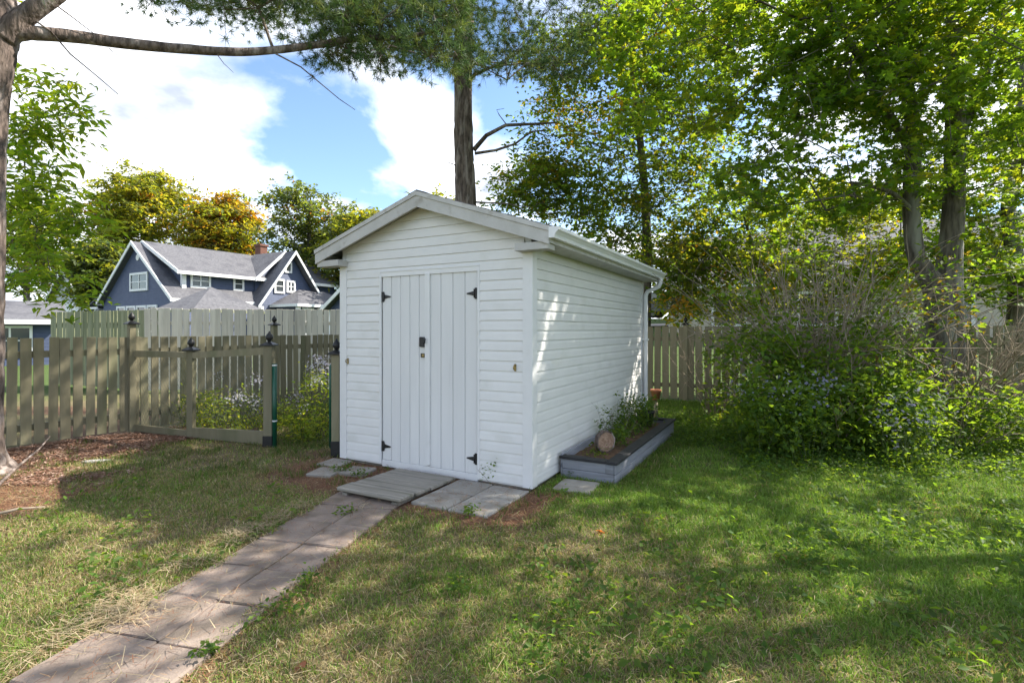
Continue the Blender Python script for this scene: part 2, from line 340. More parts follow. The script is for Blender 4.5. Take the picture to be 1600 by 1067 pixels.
front = fw.build('front_wall', M['siding'], shed)
zs = np.arange(.05, 2.95, CH)
sh = {}
for z in zs:
    zt = z + CH; lim = .075
    segs = [(-W + lim, DX0 - .028), (DX1 + .028, -lim)] if zt < DZ1 + .05 else [(-W + lim, -lim)]
    for a0, a1 in segs:
        def clip(x, zz):   # keep below the roof
            half = (RZ0 - .01 - zz) / SL
            return max(RX - half, min(RX + half, x))
        if (RZ0 - .01 - z) / SL < .05: continue
        h = min(CH, RZ0 - .012 - z)
        b0, b1, t0, t1 = clip(a0, z), clip(a1, z), clip(a0, z + h), clip(a1, z + h)
        key = (round(b1 - b0, 3), round(t0 - b0, 3), round(t1 - b0, 3), round(h, 3))
        if key not in sh: sh[key] = course(0, b1 - b0, t0 - b0, t1 - b0, h).mesh('siding_board', M['siding'])
        link('siding_board', sh[key], front, (b0, 0, z))
side = MB().prism([(0, .09, .03), (0, D, .03), (0, D, HW), (0, .09, HW)], (-.09, 0, 0)).build('side_wall', M['siding'], shed)
cm = course(0, D - .15, 0, D - .15, CH).mesh('siding_board', M['siding'])
for z in zs:
    if z + CH < HW + .06: link('siding_board', cm, side, (0, .075, z), (0, 0, R(90)))
MB().prism([(-W, .09, .03), (-W, D, .03), (-W, D, HW), (-W, .09, HW)], (.09, 0, 0)).build('side_wall', M['siding'], shed)
MB().prism([(-W + .09, D, .03), (-.09, D, .03), (-.09, D, under(0)), (RX, D, RZ0), (-W + .09, D, under(-W))], (0, -.09, 0)).build('back_wall', M['siding'], shed)
for cx, cy, sx, sy in ((0, 0, 1, -1), (-W, 0, -1, -1), (0, D, 1, 1), (-W, D, -1, 1)):
    m = MB(); e = .022
    x_in, y_in = cx - sx * .085, cy - sy * .085
    m.box(min(x_in, cx + sx * e), max(x_in, cx + sx * e), min(cy, cy + sy * e), max(cy, cy + sy * e), .035, HW - .005)
    m.box(min(cx, cx + sx * e), max(cx, cx + sx * e), min(y_in, cy), max(y_in, cy), .035, HW - .005)
    m.build('corner_post', M['trim'], shed)
MB().box(-W + .02, -.02, .02, D - .02, -.02, .045).build('floor_skid', M['ramp'], shed)
# doors
dm = (DX0 + DX1) / 2 + .02
for nm, x0, x1, n in (('left', DX0 + .006, dm, 5), ('right', dm + .004, DX1 - .006, 4)):
    d = MB().box(x0, x1, .035, .06, DZ0 + .01, DZ1 - .03).build('door', M['door'], shed)
    w = (x1 - x0) / n
    pm = MB(); hw = w / 2 - .0015; c = .008
    pr = [(-hw, .035), (-hw, .006), (-hw + c, -.002), (hw - c, -.002), (hw, .006), (hw, .035)]
    pm.prism([(x, y, 0) for x, y in pr], (0, 0, DZ1 - DZ0 - .02)); pme = pm.mesh('plank', M['door'])
    for k in range(n): link('plank', pme, d, (x0 + (k + .5) * w, random.uniform(-.001, .001), DZ0 + random.uniform(0, .004)))
    if nm == 'left':
        # lock box and hasp
        MB().cbox(x1 - .115, x1 - .035, -.03, -.002, 1.39, 1.50, .006).build('lock_box', M['black'], d)
        MB().tube([(x1 - .05, -.035, 1.43), (x1 - .02, -.05, 1.445), (x1 - .015, -.05, 1.475), (x1 - .045, -.035, 1.49)], .008, 8).build('lock_shackle', M['black'], d)
        MB().cbox(x1 - .105, x1 - .005, -.014, -.002, 1.275, 1.32, .003).build('hasp', M['black'], d)
        MB().cbox(x1 - .075, x1 - .045, -.034, -.014, 1.28, 1.315, .004).build('staple', M['brass'], d)
    else:
        MB().cbox(x0 - .045, x0 + .022, -.026, -.003, DZ0 + .02, DZ1 - .005, .005).build('cover_strip', M['trim'], d)
    # strap hinges
    for z in (.245, 1.955):
        xs, sg = (x0, 1) if nm == 'left' else (x1, -1)
        hg = MB().box(min(xs - sg*.004, xs + sg * .03), max(xs - sg*.004, xs + sg * .03), -.010, -.003, z - .058, z + .058)
        hg.prism([(xs + sg * .03, -.009, z - .026), (xs + sg * .125, -.009, z - .007), (xs + sg * .132, -.009, z), (xs + sg * .125, -.009, z + .007), (xs + sg * .03, -.009, z + .026)][::sg], (0, .006, 0))
        hg.tube([(xs + sg * .034, -.012, z - .045), (xs + sg * .034, -.012, z + .045)], .007, 8)
        hg.build('hinge', M['black'], d)
for x0, x1 in ((DX0 - .03, DX0), (DX1, DX1 + .03)):
    MB().cbox(x0, x1, -.021, .03, .04, DZ1 + .03, .004).build('door_jamb', M['trim'], shed)
MB().cbox(DX0 - .028, DX1 + .028, -.02, .02, DZ1 + .032, DZ1 + .055, .004).build('door_head', M['trim'], shed)
MB().box(DX0 + .003, DX1 - .003, .045, .07, DZ1 - .04, DZ1 + .03).build('door_stop', M['fascia'], shed)
MB().cbox(DX0 + .003, DX1 - .003, -.006, .06, .012, DZ0 - .002, .004).build('door_sill', M['door'], shed)
for x, z in ((-.17, 1.205), (-2.44, 1.205)):
    b_ = MB().cbox(x - .012, x + .012, -.024, -.016, z - .035, z + .035, .003)
    b_.tube([(x, -.02, z + .02), (x, -.05, z + .018), (x, -.055, z - .005), (x, -.04, z - .02)], .006, 6)
    b_.build('hook', M['brass'], shed)
# roof
OV, FY, BY, TH = .27, -.16, D + .12, .045
for s in (-1, 1):
    xe = RX + s * (W / 2 + OV); ze = RZ0 + .095 - SL * (W / 2 + OV); zr = RZ0 + .095
    # deck with shingles above, courses stepped
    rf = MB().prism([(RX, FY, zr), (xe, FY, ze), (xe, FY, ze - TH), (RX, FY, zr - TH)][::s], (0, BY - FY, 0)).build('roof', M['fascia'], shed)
    nc = 11; ln = W / 2 + OV + .02
    for k in range(nc):
        a0, a1 = k * ln / nc, (k + 1) * ln / nc + .012
        tw = .1; rr = random.Random(k * 7 + s)
        m = MB(); n = 44; ys = np.linspace(FY - .015, BY + .015, n)
        m.prism([(RX + s * a0, FY - .018, zr - SL * a0 + .004), (RX + s * a1, FY - .018, zr - SL * a1 + .013), (RX + s * a1, FY - .018, zr - SL * a1 + .004), (RX + s * a0, FY - .018, zr - SL * a0 + .001)][::s], (0, BY - FY + .036, 0))
        m.build('shingle_course', M['shingle'], rf)
    # rake boards: main board and the thinner strip above it
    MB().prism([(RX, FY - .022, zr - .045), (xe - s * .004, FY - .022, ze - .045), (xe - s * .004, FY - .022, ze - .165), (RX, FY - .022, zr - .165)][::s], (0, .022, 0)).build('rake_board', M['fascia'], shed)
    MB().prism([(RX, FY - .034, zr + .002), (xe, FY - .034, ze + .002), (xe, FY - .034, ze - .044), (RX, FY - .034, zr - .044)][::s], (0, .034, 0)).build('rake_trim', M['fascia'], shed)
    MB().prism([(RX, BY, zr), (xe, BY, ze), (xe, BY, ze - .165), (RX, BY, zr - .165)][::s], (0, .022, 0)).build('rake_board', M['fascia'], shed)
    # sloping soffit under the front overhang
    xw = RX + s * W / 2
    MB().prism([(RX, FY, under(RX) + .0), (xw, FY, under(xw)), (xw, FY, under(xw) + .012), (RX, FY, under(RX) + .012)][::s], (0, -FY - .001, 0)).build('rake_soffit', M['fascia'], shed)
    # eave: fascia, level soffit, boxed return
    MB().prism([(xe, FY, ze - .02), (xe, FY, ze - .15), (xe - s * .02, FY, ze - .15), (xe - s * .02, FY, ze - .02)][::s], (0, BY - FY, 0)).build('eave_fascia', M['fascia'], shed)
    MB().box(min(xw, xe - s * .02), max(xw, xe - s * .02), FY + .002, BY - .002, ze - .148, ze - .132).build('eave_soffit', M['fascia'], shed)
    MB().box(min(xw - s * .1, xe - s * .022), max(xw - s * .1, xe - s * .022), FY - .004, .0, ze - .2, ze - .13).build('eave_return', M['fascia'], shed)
MB().prism([(RX - .12, FY - .02, zr - .04 + .017), (RX, FY - .02, zr + .018), (RX + .12, FY - .02, zr - .04 + .017), (RX, FY - .02, zr + .006)][::-1], (0, BY - FY + .04, 0)).build('ridge_cap', M['shingle'], shed)
# gutter (ogee front) and downspout on the right-hand eave
xg, zg = RX + W / 2 + OV, RZ0 + .095 - SL * (W / 2 + OV) - .005
prof = [(0, 0), (0, -.105), (.055, -.105), (.062, -.075), (.082, -.05), (.1, -.035), (.1, -.006), (.092, -.003), (.092, -.02), (.094, -.033), (.076, -.046), (.056, -.07), (.05, -.098), (.005, -.098), (.005, 0)]
gt = MB().prism([(xg + x, FY - .03, zg + z) for x, z in prof], (0, BY - FY + .06, 0)).build('gutter', M['gutter'], shed)
for y in (FY - .032, BY + .03):
    MB().prism([(xg + x, y, zg + z) for x, z in prof[:7]], (0, .003, 0)).build('gutter_end_cap', M['gutter'], gt)
MB().tube([(xg + .045, D - .02, zg - .10), (xg + .045, D - .02, zg - .17), (xg + .015, D - .01, zg - .235), (xg - .17, D + .0, zg - .31), (.065, D, zg - .37), (.065, D, zg - .5), (.065, D, .25), (.08, D, .18), (.16, D - .02, .12)], .036, 10).build('downspout', M['gutter'], shed)
MB().cbox(.02, .11, D - .045, D + .05, 1.4, 1.43, .004).build('downspout_strap', M['gutter'], shed)

# ------------------------------------------------------------------ planter beside the shed
PX0, PX1, PY0, PY1, PH = .05, .66, .6, 3.5, .235
pl = tag(empty('planter_box', (C0[0], C0[1], 0), GA), 'long grey board planter with charcoal cap along the shed wall', 'planter')
for z0, z1 in ((.0, .1), (.104, .205)):
    MB().cbox(PX0 + .02, PX1 - .022, PY0, PY0 + .022, z0, z1, .004).build('board', M['planter'], pl)
    MB().cbox(PX1 - .02, PX1, PY0 - .002, PY1, z0, z1, .004).build('board', M['planter'], pl)
    MB().cbox(PX0, PX0 + .018, PY0, PY1, z0, z1 + .05, .004).build('board', M['planter'], pl)
    MB().cbox(PX0 + .02, PX1 - .022, PY1 - .022, PY1, z0, z1, .004).build('board', M['planter'], pl)
MB().cbox(PX1 - .11, PX1 - .022, PY0 - .008, PY0 - .001, .104, .2, .003).build('end_cleat', M['planter'], pl)
MB().cbox(PX1 - .1, PX1 + .025, PY0 - .03, PY1 + .03, .207, PH, .005).build('cap_rail', M['cap'], pl)
MB().cbox(PX0 - .005, PX1 - .101, PY0 - .03, PY0 + .085, .207, PH, .005).build('cap_rail', M['cap'], pl)
MB().cbox(PX0 + .02, PX1 - .101, PY1 - .07, PY1 + .03, .207, PH, .005).build('cap_rail', M['cap'], pl)
sv = MB(); n1, n2 = 8, 34
for j in range(n2):
    for i in range(n1):
        x = PX0 + .019 + (PX1 - PX0 - .042) * i / (n1 - 1); y = PY0 + .023 + (PY1 - PY0 - .046) * j / (n2 - 1); sv.v.append((x, y, .15 + .05 * float(vnoise(x * 9, y * 9, 4))))
sv.f = [(j*n1+i, j*n1+i+1, (j+1)*n1+i+1, (j+1)*n1+i) for j in range(n2-1) for i in range(n1-1)]; sv.sm = [True] * len(sv.f)
sv.build('soil', M['soil'], pl)
# log round propped up in the planter
p = lot(.31, 1.25); lg = tag(empty('log_round', (p[0], p[1], .29), R(-62)), 'round cut log standing on edge in the planter', 'log')
MB().tube([(0, 0, 0), (.05, 0, 0)], [.118, .118], 22).build('wood', M['cut'], lg)
bk = MB(); n = 22
for k in range(n):
    a0, a1 = 2*math.pi*k/n, 2*math.pi*(k+1)/n
    r0, r1 = .128 + .005 * math.sin(k*2.3), .128 + .005 * math.sin((k+1)*2.3)
    c = lambda a, r, x: (x, r*math.cos(a), r*math.sin(a))
    bk.poly([c(a0,.112,-.004), c(a1,.112,-.004), c(a1,r1,-.004), c(a0,r0,-.004), c(a0,.112,.056), c(a1,.112,.056), c(a1,r1,.056), c(a0,r0,.056)], [(0,1,2,3),(7,6,5,4),(3,2,6,7)])
bk.build('bark', M['pinebark'], lg)
# black flower tub at the planter's far end and terracotta pot behind the downspout
p = lot(.33, 3.1); tb = tag(empty('nursery_pot', (p[0], p[1], .19), 0), 'black plastic plant pot at the far end of the planter', 'pot')
MB().lathe([(.09, 0), (.13, .17), (.14, .17), (.14, .2), (.125, .2), (.12, .14)], n=18).build('tub', M['cap'], tb)
p = lot(.14, 4.6); tp = tag(empty('clay_pot', (p[0], p[1], -.1), 0), 'terracotta pot on a post behind the shed downspout', 'pot')
MB().lathe([(.055, .45), (.085, .6), (.095, .6), (.095, .64), (.08, .64), (.075, .58)], n=16).build('pot', M['terra'], tp)
MB().tube([(0, 0, .08), (0, 0, .45)], .035, 8).build('stand', M['olive'], tp)

# ------------------------------------------------------------------ fences
def finial(parent, x, y, z, s=1.0, n=14):
    f = MB(); a = .075 * s
    f.poly([(x-a,y-a,z),(x+a,y-a,z),(x+a,y+a,z),(x-a,y+a,z),(x-a,y-a,z+.015*s),(x+a,y-a,z+.015*s),(x+a,y+a,z+.015*s),(x-a,y+a,z+.015*s),(x-.02*s,y-.02*s,z+.05*s),(x+.02*s,y-.02*s,z+.05*s),(x+.02*s,y+.02*s,z+.05*s),(x-.02*s,y+.02*s,z+.05*s)],
           [(3,2,1,0),(0,1,5,4),(1,2,6,5),(2,3,7,6),(3,0,4,7),(4,5,9,8),(5,6,10,9),(6,7,11,10),(7,4,8,11),(8,9,10,11)])
    f.lathe([(.016*s, .05*s), (.022*s, .062*s), (.04*s, .085*s), (.043*s, .105*s), (.034*s, .13*s), (.016*s, .15*s), (.012*s, .158*s), (.004*s, .175*s)], (x, y, z), n)
    return f.build('finial', M['black'], parent)
def fence(name, label, p0, p1, pitch, bw, h, mat, posts=(), rails=(.22, 1.2), z0=.05, ph=None, th=.02, jit=.008, dog=False, side=1, grp=None):
    p0, p1 = np.array(p0, float), np.array(p1, float); d = p1 - p0; Ln = float(np.hypot(*d))
    f = tag(empty(name, (p0[0], p0[1], 0), math.atan2(d[1], d[0])), label, 'fence', grp)
    meshes = [MB().cbox(-bw/2 + e, bw/2 - e, -th/2, th/2, 0, h, .003).mesh('board', mat) for e in (0, .003, .006)]
    n = int(Ln / pitch)
    for k in range(n + 1):
        link('board', meshes[k % 3], f, (k * pitch + random.uniform(-.003, .003), random.uniform(-.003, .003), z0 + random.uniform(-jit, jit)), (0, random.uniform(-.011, .011), random.uniform(-.03, .03)))
    for z in rails: MB().box(-.05, Ln + .05, side * (th/2 + .004), side * (th/2 + .044), z, z + .09).build('rail', mat, f)
    for x in posts:
        MB().cbox(x - .045, x + .045, -.055, .04, 0, ph, .004).build('post', mat, f)
        finial(f, x, -.008, ph, 1.1)
    return f
LF0 = np.array([-6.54, 6.85]); LFD = np.array([.54, .842])
a0, a1 = LF0 - LFD * 1.6, LF0 + LFD * 8.2
fence('side_fence', 'olive picket fence running along the left side of the yard', a0, a1, .14, .116, 1.42, M['olive'], posts=(1.6 + 1.30, 1.6 + 3.66), ph=1.66, side=1)
b0, b1 = BF0 - BFD * 2.4, BF0 + BFD * 8.6
fence('back_fence', 'olive board fence behind the shrubs at the back of the yard', b0, b1, .178, .15, 1.6, M['olive'], posts=(2.4 + 5.36,), ph=1.68, rails=(.3, 1.33), side=-1)
fence('neighbour_fence', 'pale weathered tall board fence in front of the navy house', (-9.13, 13), (-3.4, 14.1), .147, .141, 2.06, M['palewood'], rails=(.4, 1.7), jit=.014, side=1)
fence('mossy_fence', 'green stained tall board fence left of the pale one', (-13.05, 14.7), (-9.2, 13.03), .147, .14, 2.03, M['mosswood'], rails=(.4, 1.7), jit=.006, side=1)

# wire garden enclosure: two posts with finials, rails, chicken wire
P1, P2, P3 = LF0 + LFD * 1.32, np.array([-4.71, 7.6]), np.array([-3.29, 7.02])
ge = tag(empty('garden_enclosure', (P2[0], P2[1], 0), 0), 'olive post and rail garden enclosure with green wire mesh', 'fence')
def bar(A, B, z0a, z1a, z0b, z1b, w, nm, cut0=0., cut1=0.):
    A, B = np.array(A) - P2, np.array(B) - P2; d = (B - A) / np.hypot(*(B - A)); A = A + d * cut0; B = B - d * cut1; nrm = np.array([-d[1], d[0]]) * w / 2
    P = [(*(A - nrm), z0a), (*(B - nrm), z0b), (*(B + nrm), z0b), (*(A + nrm), z0a), (*(A - nrm), z1a), (*(B - nrm), z1b), (*(B + nrm), z1b), (*(A + nrm), z1a)]
    MB().poly(P, [(0,3,2,1),(4,5,6,7),(0,1,5,4),(1,2,6,5),(2,3,7,6),(3,0,4,7)]).build(nm, M['olive'], ge)
for P, h in ((P2, 1.27), (P3, 1.36)):
    q = P - P2; w = .045 if P is P2 else .058
    MB().cbox(q[0] - w, q[0] + w, q[1] - w, q[1] + w, 0.0, h, .005).build('post', M['olive'], ge); finial(ge, q[0], q[1], h, 1.15)
MB().cbox(P3[0]-P2[0] - .066, P3[0]-P2[0] + .066, P3[1]-P2[1] - .066, P3[1]-P2[1] + .066, 0, .15, .006).build('post_base', M['black'], ge)
bar(P1, P2, 1.16, 1.26, 1.17, 1.25, .045, 'rail', .06, .05); bar(P2, P3, 1.16, 1.25, 1.24, 1.34, .045, 'rail', .05, .06)
bar(P1, P2, .03, .13, .0, .1, .045, 'rail', .06, .05); bar(P2, P3, .0, .15, .02, .2, .045, 'rail', .05, .07)
def wire_panel(A, B, za, zb, parent, org, pitch=.055):
    A, B = np.array(A) - org, np.array(B) - org; Ln = float(np.hypot(*(B - A))); d = (B - A) / Ln; H = zb - za; V, F = [], []
    r = .0016
    def seg(s0, t0, s1, t1):
        o = len(V)
        for s, t_ in ((s0, t0), (s1, t1)):
            p = A + d * s
            for k in range(3):
                a = 2.1 * k; V.append((p[0] - d[1] * r * math.cos(a) + d[0] * r * math.sin(a) * .7, p[1] + d[0] * r * math.cos(a) + d[1] * r * math.sin(a) * .7, za + t_ + r * math.sin(a) * .7))
        F.extend([(o+k, o+(k+1) % 3, o+3+(k+1) % 3, o+3+k) for k in range(3)])
    for sg in (-1, 1):
        c = -H if sg > 0 else 0
        while c < Ln + (0 if sg > 0 else H):
            # line s = c + sg*t*0.8
            t0, t1 = 0, H; sl = .62 * sg
            s0, s1 = c, c + sl * H
            lo, hi = sorted((0, Ln))
            if sl > 0: t0 = max(0, (0 - c) / sl); t1 = min(H, (Ln - c) / sl)
            else: t0 = max(0, (Ln - c) / sl); t1 = min(H, (0 - c) / sl)
            if t1 > t0 + .01: seg(c + sl * t0, t0, c + sl * t1, t1)
            c += pitch
    me = np_mesh('wire_mesh', np.array(V), np.array(F), M['wire']); return tag(link('wire_mesh', me, parent), kind='stuff')
wire_panel(P1, P2, .12, 1.17, ge, P2); wire_panel(P2, P3, .16, 1.2, ge, P2)
# green steel pole tied to the corner post
gp = tag(empty('green_pole', (P3[0] + .085, P3[1] - .03, 0), 0), 'dark green steel pole tied to the enclosure corner post', 'pole')
MB().tube([(0, 0, -.02), (0, 0, 1.12)], .03, 12).build('tube', M['greenpole'], gp)
for z in (.34, 1.09): MB().lathe([(.0315, 0), (.0335, .004), (.0335, .014), (.0315, .018)], (0, 0, z), 12).build('tie', M['hwhite'], gp)
# gate post against the shed, green mesh gate folded back on it
G1 = np.array([-2.185, 6.45])
gpst = tag(empty('gate_post', (G1[0], G1[1], 0), 0), 'olive gate post with black finial against the shed corner', 'post')
MB().cbox(-.05, .05, -.05, .05, 0, 1.27, .005).build('shaft', M['olive'], gpst); finial(gpst, 0, 0, 1.27, 1.15)
MB().cbox(-.058, .058, -.058, .058, 0, .2, .006).build('post_base', M['black'], gpst)
gate = tag(empty('mesh_gate', (G1[0] - .075, G1[1], 0), R(63)), 'green wire garden gate swung open beside the shed', 'gate')
gm = MB(); gm.tube([(0, 0, .12), (0, 0, 1.12), (.04, 0, 1.18), (.9, 0, 1.18), (.94, 0, 1.12), (.94, 0, .12), (.9, 0, .08), (.04, 0, .08), (0, 0, .12)], .018, 8); gm.build('frame', M['greenpole'], gate)
wire_panel((0, 0), (.94, 0), .08, 1.18, gate, np.zeros(2))

# ------------------------------------------------------------------ leaves and trees
LEAFN = (np.array([[0, 0, 0], [.42, -.17, .05], [1, 0, -.15], [.42, .17, .05]]), np.array([[0, 1, 2], [0, 2, 3]]))
LEAF2 = (np.array([[0, 0, 0], [.45, -.27, .06], [1, 0, -.12], [.45, .27, .06]]), np.array([[0, 1, 2], [0, 2, 3]]))
def maple_template():
    a = [180, 118, 100, 72, 52, 28, 0]; r = [.34, .5, .36, .62 * 0 + .5, .82, .42, 1.0]
    a = [168, 112, 82, 50, 24, 0]; r = [.3, .62, .38, .86, .45, 1.0]
    pts = [(0.25 + .75 * rr * math.cos(R(aa)), .75 * rr * math.sin(R(aa))) for aa, rr in zip(a, r)]
    out = pts + [(x, -y) for x, y in pts[-2::-1]]
    V = np.array([(0.25, 0, .04)] + [(x, y, -.22 * abs(y) - .1 * x * x) for x, y in out]); n = len(out)
    return V, np.array([(0, i, i + 1) for i in range(1, n)])
MAPLE = maple_template()
def scatter_leaves(P, size, tmpl, col, rng, up=.8, droop=.15, smin=.6, dirs=None):
    """leaves at points P with random turn; col (n,3)"""
    T, Fc = tmpl; n = len(P)
    nrm = rng.normal(size=(n, 3)) * .75; nrm[:, 2] = np.abs(nrm[:, 2]) * .6 + up; nrm /= np.linalg.norm(nrm, axis=1)[:, None]
    x = rng.normal(size=(n, 3)) if dirs is None else dirs + rng.normal(size=(n, 3)) * .5
    x[:, 2] -= droop; x -= nrm * (x * nrm).sum(1)[:, None]; x /= np.linalg.norm(x, axis=1)[:, None]; y = np.cross(nrm, x)
    s = size * rng.uniform(smin, 1.25, n)
    Rm = np.stack([x, y, nrm], 1) * s[:, None, None]                 # rows: axes
    V = np.einsum('kj,nji->nki', T, Rm) + P[:, None, :]
    F = Fc[None] + (np.arange(n) * len(T))[:, None, None]
    return V.reshape(-1, 3), F.reshape(-1, 3), np.repeat(col, len(T), 0)
class Skel:
    def __init__(s): s.p = []; s.par = []; s.r = []; s.dep = []
    def stem(s, pts, rads, par=-1):
        for q, r in zip(pts, rads): s.p.append(np.array(q, float)); s.par.append(par); s.r.append(r); s.dep.append(0 if par < 0 else s.dep[par] + 1); par = len(s.p) - 1
        return par
    def grow(s, targets, rng, seg=.45, jit=.08, bias=.04, sag=.1, rise=.0):
        root = s.p[0]; trunkN = len(s.p); s.nt = trunkN
        A = np.array(s.p); dist = np.array([np.min(np.linalg.norm(A - t, axis=1)) for t in targets])
        cap = trunkN + sum(int(d / seg) + 4 for d in dist) * 2 + 100; buf = np.zeros((cap, 3)); dep = np.zeros(cap); buf[:trunkN] = A; dep[:trunkN] = 0; n = trunkN
        for i in np.argsort(dist):
            t = targets[i]; dv = np.linalg.norm(buf[:n] - t, axis=1); up = np.maximum(0, buf[:n, 2] - t[2])
            j = int(np.argmin(dv + dep[:n] * bias + up * .6)); a = buf[j].copy(); d = dv[j]; k = max(1, min(12, int(d / seg))); par = j
            if n + k >= cap: break
            ctrl = (a + t) / 2 + np.array([0, 0, -sag * d + rise * d]) + rng.normal(size=3) * d * .1
            for q in range(1, k + 1):
                u = q / k; pt = a*(1-u)**2 + 2*ctrl*u*(1-u) + t*u*u + (rng.normal(size=3) * jit * min(1, d) if q < k else 0)
                buf[n] = pt; dep[n] = dep[par] + 1; s.p.append(pt); s.par.append(par); s.r.append(0); s.dep.append(0); par = n; n += 1
    def radii(s, tip=.006, ex=2.4):
        n = len(s.p); acc = np.zeros(n); rr = np.zeros(n)
        for i in range(n - 1, -1, -1):
            rr[i] = max(tip, acc[i] ** (1 / ex)) if i >= s.nt else s.r[i]
            if s.par[i] >= 0: acc[s.par[i]] += rr[i] ** ex if i >= s.nt else 0
        s.rr = rr
    def tubes(s, n=5, maxr=.2):
        i = np.arange(s.nt, len(s.p)); P = np.array(s.p); par = np.array(s.par)[i]
        a, b = P[par], P[i]; d = b - a; Ld = np.linalg.norm(d, axis=1)[:, None] + 1e-9; d = d / Ld
        ref = np.where(np.abs(d[:, 2:3]) < .9, np.array([[0, 0, 1.]]), np.array([[1., 0, 0]])); u = np.cross(d, ref); u /= np.linalg.norm(u, axis=1)[:, None]; w = np.cross(d, u)
        rb = s.rr[i]; ra = np.minimum(np.where(par >= s.nt, s.rr[par], rb * 1.25), rb * 1.6); b = b + d * rb[:, None] * .4
        ang = 2 * np.pi * np.arange(n) / n; ring = u[:, None] * np.cos(ang)[None, :, None] + w[:, None] * np.sin(ang)[None, :, None]
        V = np.concatenate([a[:, None] + ring * ra[:, None, None], b[:, None] + ring * rb[:, None, None]], 1)
        k = np.arange(n); f = np.stack([k, (k+1) % n, n + (k+1) % n, n + k], 1); F = f[None] + (np.arange(len(i)) * 2 * n)[:, None, None]
        return V.reshape(-1, 3), F.reshape(-1, 4)
def rough_tube(pts, rads, n=16, amp=.06, seed=0, sub=9):
    """trunk: smoothed polyline, many rings, lumpy section"""
    P = [np.array(p, float) for p in pts]; Q, Rr = [], []
    for i in range(len(P) - 1):
        p0, p1, p2, p3 = P[max(i-1, 0)], P[i], P[i+1], P[min(i+2, len(P)-1)]
        for k in range(sub):
            t = k / sub; Q.append(.5*((2*p1)+(-p0+p2)*t+(2*p0-5*p1+4*p2-p3)*t*t+(-p0+3*p1-3*p2+p3)*t**3)); Rr.append(rads[i]*(1-t)+rads[i+1]*t)
    Q.append(P[-1]); Rr.append(rads[-1]); m = MB(); m.tube([tuple(q) for q in Q], Rr, n)
    for i in range(len(Q)):
        for k in range(n):
            j = i * n + k; v = np.array(m.v[j]); o = v - Q[i]; c_ = k / n * 9; f = 1 + amp * .7 * (2 * float(vnoise(min(c_, 9 - c_) * 1.3 + seed, i * .3, seed)) - 1) + amp * .6 * math.sin(3 * 2*math.pi*k/n + seed) - amp * 1.1 * float(abs(vnoise(k * .8 + seed * 3, i * .22, seed + 5) - .5) < .12)
            m.v[j] = tuple(Q[i] + o * f)
    return m
def ell(rng, c, r, n, shell=.4):
    v = rng.normal(size=(n, 3)); v /= np.linalg.norm(v, axis=1)[:, None]; q = rng.uniform(shell ** 3, 1, n) ** (1/3)
    return np.array(c) + v * q[:, None] * np.array(r)
def pxbox(rng, n, x, y, Y):
    """cloud of points in the part of the yard seen between columns x, rows y, depths Y"""
    px, py, D_ = rng.uniform(*x, n), rng.uniform(*y, n), rng.uniform(*Y, n)
    return np.stack([(px - CX) / FPX * D_, D_, EYE - (py - HY) / FPX * D_], 1)
def leaf_cols(rng, n, cols, wts, cl=None, var=.22):
    """cols: list of base colours, chosen per cluster with weights wts, jittered per leaf"""
    cols = np.array(cols); k = rng.choice(len(cols), n, p=np.array(wts) / sum(wts)) if cl is None else cl
    c = cols[k] * rng.uniform(1 - var, 1 + var, (n, 1)) * rng.uniform(.92, 1.08, (n, 3)); return np.clip(c, .004, .9)
